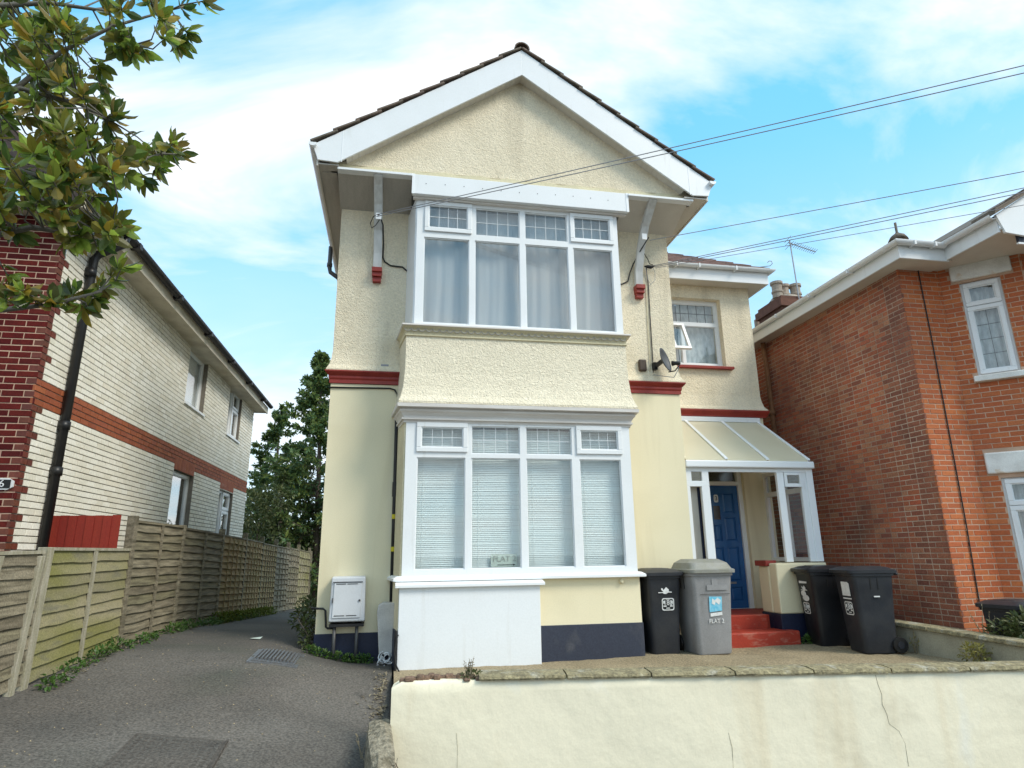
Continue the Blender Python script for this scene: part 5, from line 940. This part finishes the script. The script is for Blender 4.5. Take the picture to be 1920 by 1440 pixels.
# ------------------------------------------------------------------ plants
def leafquad(mb, p, d, up_, l, w, fold=.25):
    d = d.normalized(); s = d.cross(up_)
    if s.length < 1e-3: s = d.orthogonal()
    s.normalize(); u = s.cross(d).normalized(); m1 = p+d*l*.45
    a, b = m1+s*w*.5+u*w*fold, m1-s*w*.5+u*w*fold; m2 = p+d*l*.78; c, e = m2+s*w*.34+u*w*fold*.6, m2-s*w*.34+u*w*fold*.6
    mb.add([p, a, m1, b, c, m2, e, p+d*l-u*l*.06], [(0,2,1),(0,3,2),(1,2,5,4),(2,3,6,5),(4,5,7),(5,6,7)])
def rv(): 
    while 1:
        v = Vector((random.uniform(-1,1), random.uniform(-1,1), random.uniform(-1,1)))
        if .05 < v.length < 1: return v.normalized()
def blob(mb, c, r, n, size, flat=1.0, zmin=None):
    c = Vector(c); r = Vector(r) if hasattr(r, '__len__') else Vector((r,r,r))
    for _ in range(n):
        v = rv()*random.uniform(.35, 1)**.6; p = c+Vector((v.x*r.x, v.y*r.y, v.z*r.z))
        if zmin is not None and p.z < zmin: p.z = zmin+random.uniform(0,.02)
        d = (v+rv()*.8); d.z += .2; leafquad(mb, p, d, Vector((0,0,1))+rv()*.5, size*random.uniform(.6,1.3), size*.5*random.uniform(.7,1.3))
# --- magnolia overhanging the top left corner
MT = thing('magnolia_tree', 'magnolia branches with glossy green and bronze leaves hanging into the top left', 'tree', (-4.7, 4.9, .45))
tip = [Vector((x/100, y/100, z/100)) for x, y, z in TIPS]; bough = [[Vector((x/100, y/100, z/100)) for x, y, z in q] for q in BOUGHS]
trunk_pts = [Vector((-4.75,4.95,.3)), Vector((-4.65,4.9,2.0)), Vector((-4.55,4.95,3.6)), Vector((-4.5,4.9,5.2)), Vector((-4.4,4.9,7.2))]
part('trunk', MB().tube(trunk_pts, [.16,.13,.11,.08,.04], 10), 'bark_grey', MT, smooth=True)
samples = []
for q in bough:
    st = min((trunk_pts[0].lerp(trunk_pts[-1], k/20) for k in range(21)), key=lambda p: (p-q[0]).length+(0 if p.z < q[0].z else .5)); pts = [st]+q
    part('branch', MB().tube(pts, [.04]+[.028-.02*i/(len(q)-1) for i in range(len(q))], 7), 'bark_grey', MT, smooth=True)
    for a, b in zip(pts, pts[1:]):
        for k in range(12): samples.append(a.lerp(b, k/12))
tw = MB(); leaves = []
for p in tip:
    c = min(samples, key=lambda s: (s-p).length); mid = c.lerp(p, .5)+rv()*.05+Vector((0,0,-.03)); tw.tube([c, mid, p], [.008,.006,.004], 4)
    d = (p-c).normalized() if (p-c).length > .02 else rv(); d = (d+Vector((.25,-.1,.12))).normalized(); s = d.orthogonal().normalized(); u = d.cross(s)
    for ring_, n in ((0, 6), (1, 5)):
        for k in range(n):
            a = 2*math.pi*k/n+random.uniform(-.4,.4)+ring_*.6; e = rad(random.uniform(38,80) if ring_ == 0 else random.uniform(15,50)); v = (d*math.cos(e)+(s*math.cos(a)+u*math.sin(a))*math.sin(e)); v.z -= .12
            leaves.append((p-d*random.uniform(0,.06), v.normalized(), (d*-1+rv()*.35).normalized(), random.uniform(.10,.185)))
    if random.random() < .6:
        for _ in range(4): q = c.lerp(p, random.uniform(.4,.9)); leaves.append((q, (rv()+d*.5).normalized(), rv(), random.uniform(.09,.16)))
part('twigs', tw, 'bark_grey', MT, kind='stuff')
def vis(l):
    q = pix(l[0]+l[1]*.05); return q is not None and 0 < q[0] < 1920 and 0 < q[1] < 1440
leaves.sort(key=lambda l: (0 if vis(l) else 1, (l[0]-CAM).length/l[3])); rest = MB()
for l in leaves[300:]: leafquad(rest, l[0], l[1], l[2], l[3], l[3]*.40, .16)
crown = part('crown', rest, 'leaf_magnolia', MT, kind='stuff', fix=False)
lm = []
for k in range(3):
    mb = MB(); leafquad(mb, Vector((0,0,0)), Vector((0,1,0)), Vector((0,0,1)), 1.0, .36+.05*k, .14+.05*k); me = mesh_of('leaf', mb, fix=False); me.materials.append(M['leaf_magnolia']); lm.append(me)
for i, l in enumerate(leaves[:300]):
    d = l[1]; s = d.cross(l[2]); s = s.normalized() if s.length > 1e-3 else d.orthogonal().normalized(); u = s.cross(d)
    o = link('leaf', lm[i % 3], None, crown); o.matrix_local = Matrix(((s.x, d.x, u.x, 0), (s.y, d.y, u.y, 0), (s.z, d.z, u.z, 0), (0,0,0,1))).to_4x4() @ Matrix.Diagonal((l[3],)*3+(1,))
    o.location = l[0]-OFF[MT]
# --- conifers and hedge at the end of the drive
def conifer(label, base, h, spread, n, seed, m='leaf_conifer', lean=0, bare=.12, cat='tree', nspray=26, size=.34, low=.04):
    random.seed(seed); b = Vector(base); t = thing('conifer_tree', label, cat, base, 0, 'trees at the end of the drive'); top = b+Vector((lean, 0, h))
    part('trunk', MB().tube([b, b.lerp(top, .5)+Vector((.05,0,0)), top], [.16,.10,.015], 8), 'bark', t, smooth=True); mb = MB(); br = MB()
    for i in range(n):
        q = low+(1-low)*(i/n)**.9; p = b.lerp(top, q); L0 = spread*(1-q)**.85*random.uniform(.45,1.25)+.12; a = random.uniform(0, 6.283); d = Vector((math.cos(a), math.sin(a), random.uniform(-.05,.30))); sag = random.uniform(-.1,.25)
        pts = [p+d*L0*s_/4+Vector((0,0,sag*L0*(s_/4)**2)) for s_ in range(5)]; br.tube(pts, [.03*(1-q)+.008]*2+[.012,.008,.004], 4)
        for k in range(nspray):
            s_ = random.uniform(bare, 1)**.8; j = min(3, int(s_*4)); c = pts[j].lerp(pts[j+1], s_*4-j)
            for _ in range(3):
                v = (d*.7+rv()*.8+Vector((0,0,random.uniform(-.5,.15)))).normalized(); leafquad(mb, c+rv()*.12*(1.2-s_), v, rv(), size*random.uniform(.5,1.1)*(1.1-.5*q), size*.26*random.uniform(.6,1.3), .1)
    part('branches', br, 'bark', t); part('crown', mb, m, t, kind='stuff', fix=False); return t
conifer('tall dark conifer rising behind the left corner of the cream house', (-3.2, 29.0, -.6), 11.2, 3.5, 210, 11, lean=-.35, size=.34, nspray=38)
conifer('loose pale branched conifer beside the white brick house end', (-5.6, 31.5, -.6), 9.2, 3.0, 110, 12, bare=.2, nspray=32, size=.33)
conifer('small green conifer at the foot of the tall dark one', (-4.6, 27.6, -.5), 5.4, 1.5, 50, 13, 'leaf_hedge', nspray=26, size=.3)
random.seed(5)
HD = thing('laurel_bush', 'dark spreading bush above the far end of the fence', 'bush', (-4.2, 29, -.5), 0, 'bushes at the end of the drive')
mb = MB()
for c, r_, n in (((-5.6,28.6,3.2),(1.1,.9,1.3),800), ((-4.4,29.0,2.9),(1.4,.9,1.6),1000), ((-2.9,29.2,2.7),(1.2,.9,1.6),900), ((-3.8,29.6,1.4),(2.8,.9,1.6),1100)): blob(mb, c, r_, n, .2)
part('foliage', mb, 'leaf_hedge', HD, kind='stuff', fix=False); part('stem', MB().tube([(-4.2,29,-.8),(-4.1,28.9,1.4),(-3.8,28.8,2.6)], [.14,.1,.04], 7), 'bark', HD)
HB = thing('hedge', 'deep shaded hedge closing the back of the driveway', 'hedge', (-1, 33, -.8)); mb = MB()
for k in range(10): blob(mb, (-7.5+k*1.2, 33, 1.2), (1.0,.8,2.2), 520, .22)
part('foliage', mb, 'leaf_hedge', HB, kind='stuff', fix=False); part('core', MB().box(-8, 5, 33.1, 33.5, -1.5, 2.8), 'leaf_hedge', HB)
YS = thing('yellow_bush', 'yellow green shrub below the tall conifer next to the brick house', 'bush', (-4.3, 21.6, 0), 0, 'bushes at the end of the drive'); mb = MB(); blob(mb, (-4.3,21.4,2.9), (.7,.6,.7), 620, .13); blob(mb, (-3.85,21.6,3.3), (.5,.5,.5), 380, .13); blob(mb, (-4.2,21.5,1.9), (.75,.6,.8), 500, .13); part('foliage', mb, 'leaf_olive', YS, kind='stuff', fix=False); part('stem', MB().tube([(-4.3,21.6,-.3),(-4.2,21.5,2.6)], [.06,.02], 6), 'bark', YS)
# --- weeds
def weeds(name, label, cat, spots, m, size, n, r, up=.06):
    mb = MB()
    for x, y, s in spots: blob(mb, (x, y, gh(x, y)+up*s), (r*s, r*s, up*s*1.1), int(n*s), size, zmin=gh(x, y))
    o = part(name, mb, m, fix=False); return tag(o, label, cat, kind='stuff')
sp = []
for k in range(46):
    y = 6.9+k*.2; s = random.choice([0,.3,.4,.5,.8,1.0]) if not 12.8 < y < 17 else .6
    if s: sp.append((-3.07+random.uniform(-.05,.06), y, s))
weeds('weeds', 'low green weeds growing along the foot of the fence', 'weeds', sp, 'leaf_weed', .055, 60, .12)
weeds('moss', 'yellow green moss bank at the foot of the orange fence panels', 'moss', [(-3.08+random.uniform(-.04,.05), 12.9+k*.17, 1) for k in range(34)], 'moss', .05, 80, .14, .09)
weeds('weeds', 'bright green weeds at the foot of the meter box plinth', 'weeds', [(-.98+k*.06, 8.86-.05*random.random(), random.choice([.5,.7,.9])) for k in range(13)], 'leaf_weed', .045, 60, .07, .05)
mb = MB()
for x, y, z, s in ((-1.08,9.35,.85,.16), (-1.15,9.6,.72,.2), (-1.12,9.9,.85,.15), (-1.08,9.2,.62,.10), (-1.15,10.4,.7,.16), (-1.2,13,.40,.2), (-1.5,16,.3,.25), (-1.9,18.5,.2,.3), (-2.3,20.5,.1,.3), (-2.7,21.5,.1,.3), (-1.05,9.1,.5,.08)): blob(mb, (x,y,z), (s,s*.8,s*.8), int(200*s+30), .085)
bsh = thing('drive_bush', 'ragged bush leaning out from the house side at the driveway', 'bush', (-1.1, 9.8, .4)); part('foliage', mb, 'leaf_olive', bsh, kind='stuff', fix=False)
st = MB()
for k in range(7): x = -1.0-.02*k; y = 9.1+k*.25; st.tube([(-.97,y,.42),(x-.08,y,.6),(x-.2,y-.05,.78)], [.012,.008,.004], 5)
part('stems', st, 'bark', bsh)
def stalks(name, label, base, n, h, m, leaf, lsize, spread=.5, group=None):
    t = thing(name, label, 'plant', base); mb = MB(); lf = MB(); b = Vector(base)
    for _ in range(n):
        d = Vector((random.uniform(-spread,spread), random.uniform(-spread*.6,spread*.3), 1)).normalized(); l_ = h*random.uniform(.5,1.1); p1 = b+Vector((random.uniform(-.04,.04),random.uniform(-.03,.03),0)); pts = [p1, p1+d*l_*.5+rv()*.01, p1+d*l_+rv()*.02]; mb.tube(pts, [.004,.003,.0015], 4)
        for k in range(4): c = pts[1].lerp(pts[2], random.random()); leafquad(lf, c, (d+rv()).normalized(), rv(), lsize*random.uniform(.5,1), lsize*.45)
    part('stems', mb, m, t); part('leaves', lf, leaf, t, kind='stuff', fix=False); return t
stalks('dry_weed', 'dry brown weed growing on top of the cream wall near its left end', FG(.66,-.1,.50), 18, .17, 'leaf_dry', 'leaf_dry', .02)
mb = MB(); blob(mb, FG(.68,-.08,.525), (.11,.06,.035), 120, .03); tag(part('weeds', mb, 'leaf_olive', fix=False), 'small green tuft on the broken top of the cream wall', 'weeds', kind='stuff')
stalks('wall_weed', 'thin dark weed stalks at the foot of the wall beside the kerb stone', FG(.05,.03,-.15), 5, .2, 'bark', 'leaf_dry', .02)
stalks('kerb_weed', 'thin weed leaning on the driveway side of the kerb stone', (-.17, 5.75, -.02), 4, .22, 'leaf_dry', 'leaf_dry', .03)
t = stalks('yellow_shrub', 'yellowing shrub growing against the low grey side wall', (6.66, 6.75, .20), 12, .28, 'leaf_dry', 'leaf_yellow', .05, .6); mb = MB(); blob(mb, (6.62,6.72,.34), (.14,.14,.13), 190, .055); part('foliage', mb, 'leaf_yellow', t, kind='stuff', fix=False)
stalks('dry_stalks', 'tall dry stalks rising behind the low side wall', (7.02, 6.95, .45), 7, .42, 'leaf_dry', 'leaf_dry', .03, .5)
t = thing('garden_shrub', 'green needled shrub below the neighbour bin behind the side wall', 'bush', (7.25, 6.6, .2)); mb = MB(); blob(mb, (7.28,6.55,.62), (.26,.25,.18), 420, .09); blob(mb, (7.1,6.75,.55), (.15,.2,.14), 160, .08); part('foliage', mb, 'leaf_olive', t, kind='stuff', fix=False)
mb = MB(); blob(mb, (5.98,8.86,.27), (.10,.06,.06), 130, .05, zmin=.22); blob(mb, (6.08,8.92,.29), (.08,.05,.07), 100, .05, zmin=.22); tag(part('weeds', mb, 'leaf_weed', fix=False), 'green weed tuft between the red step and the black bin', 'weeds', kind='stuff')
stalks('wall_foot_weed', 'straggly weed at the end of the side wall beside the bin wheel', (6.74, 7.75, .22), 8, .3, 'leaf_dry', 'leaf_yellow', .035, .5)
mb = MB(); random.seed(21)
for _ in range(900):
    if random.random() < .75: y = random.uniform(6.9, 20); x = -3.13+abs(random.gauss(0, .07))
    else: y = random.uniform(6.3, 8.2); x = -.02-abs(random.gauss(0, .08))
    leafquad(mb, Vector((x, y, gh(x, y)+random.uniform(.004,.02))), Vector((random.uniform(-1,1), random.uniform(-1,1), random.uniform(-.1,.3))), Vector((0,0,1)), random.uniform(.02,.06), random.uniform(.012,.03))
tag(part('leaf_litter', mb, 'leaf_dry', fix=False), 'dry leaf litter and dirt along the driveway edges', 'leaf litter', kind='stuff')
# grit on the tarmac
mb = MB(); random.seed(9)
for _ in range(260):
    x = random.uniform(-3.1, 0); y = random.uniform(5.2, 11); s = random.uniform(.004, .011); z = gh(x, y)+.006*math.sin(x*5+y*3); mb.add([(x-s,y,z),(x,y-s,z),(x+s,y,z),(x,y+s,z),(x,y,z+s*.8)], [(0,1,4),(1,2,4),(2,3,4),(3,0,4)])
tag(part('grit', mb, 'garden_concrete', fix=False), 'loose pale grit scattered on the driveway tarmac', 'grit', kind='stuff')
LT = tag(part('litter', MB().add([(-1.86,9.6,gh(-1.86,9.6)+.02),(-1.72,9.57,gh(-1.8,9.6)+.012),(-1.70,9.64,gh(-1.8,9.6)+.035),(-1.83,9.67,gh(-1.8,9.6)+.012)], [(0,1,2),(0,2,3)]), 'paper', fix=False), 'scrap of white paper lying on the driveway', 'litter')
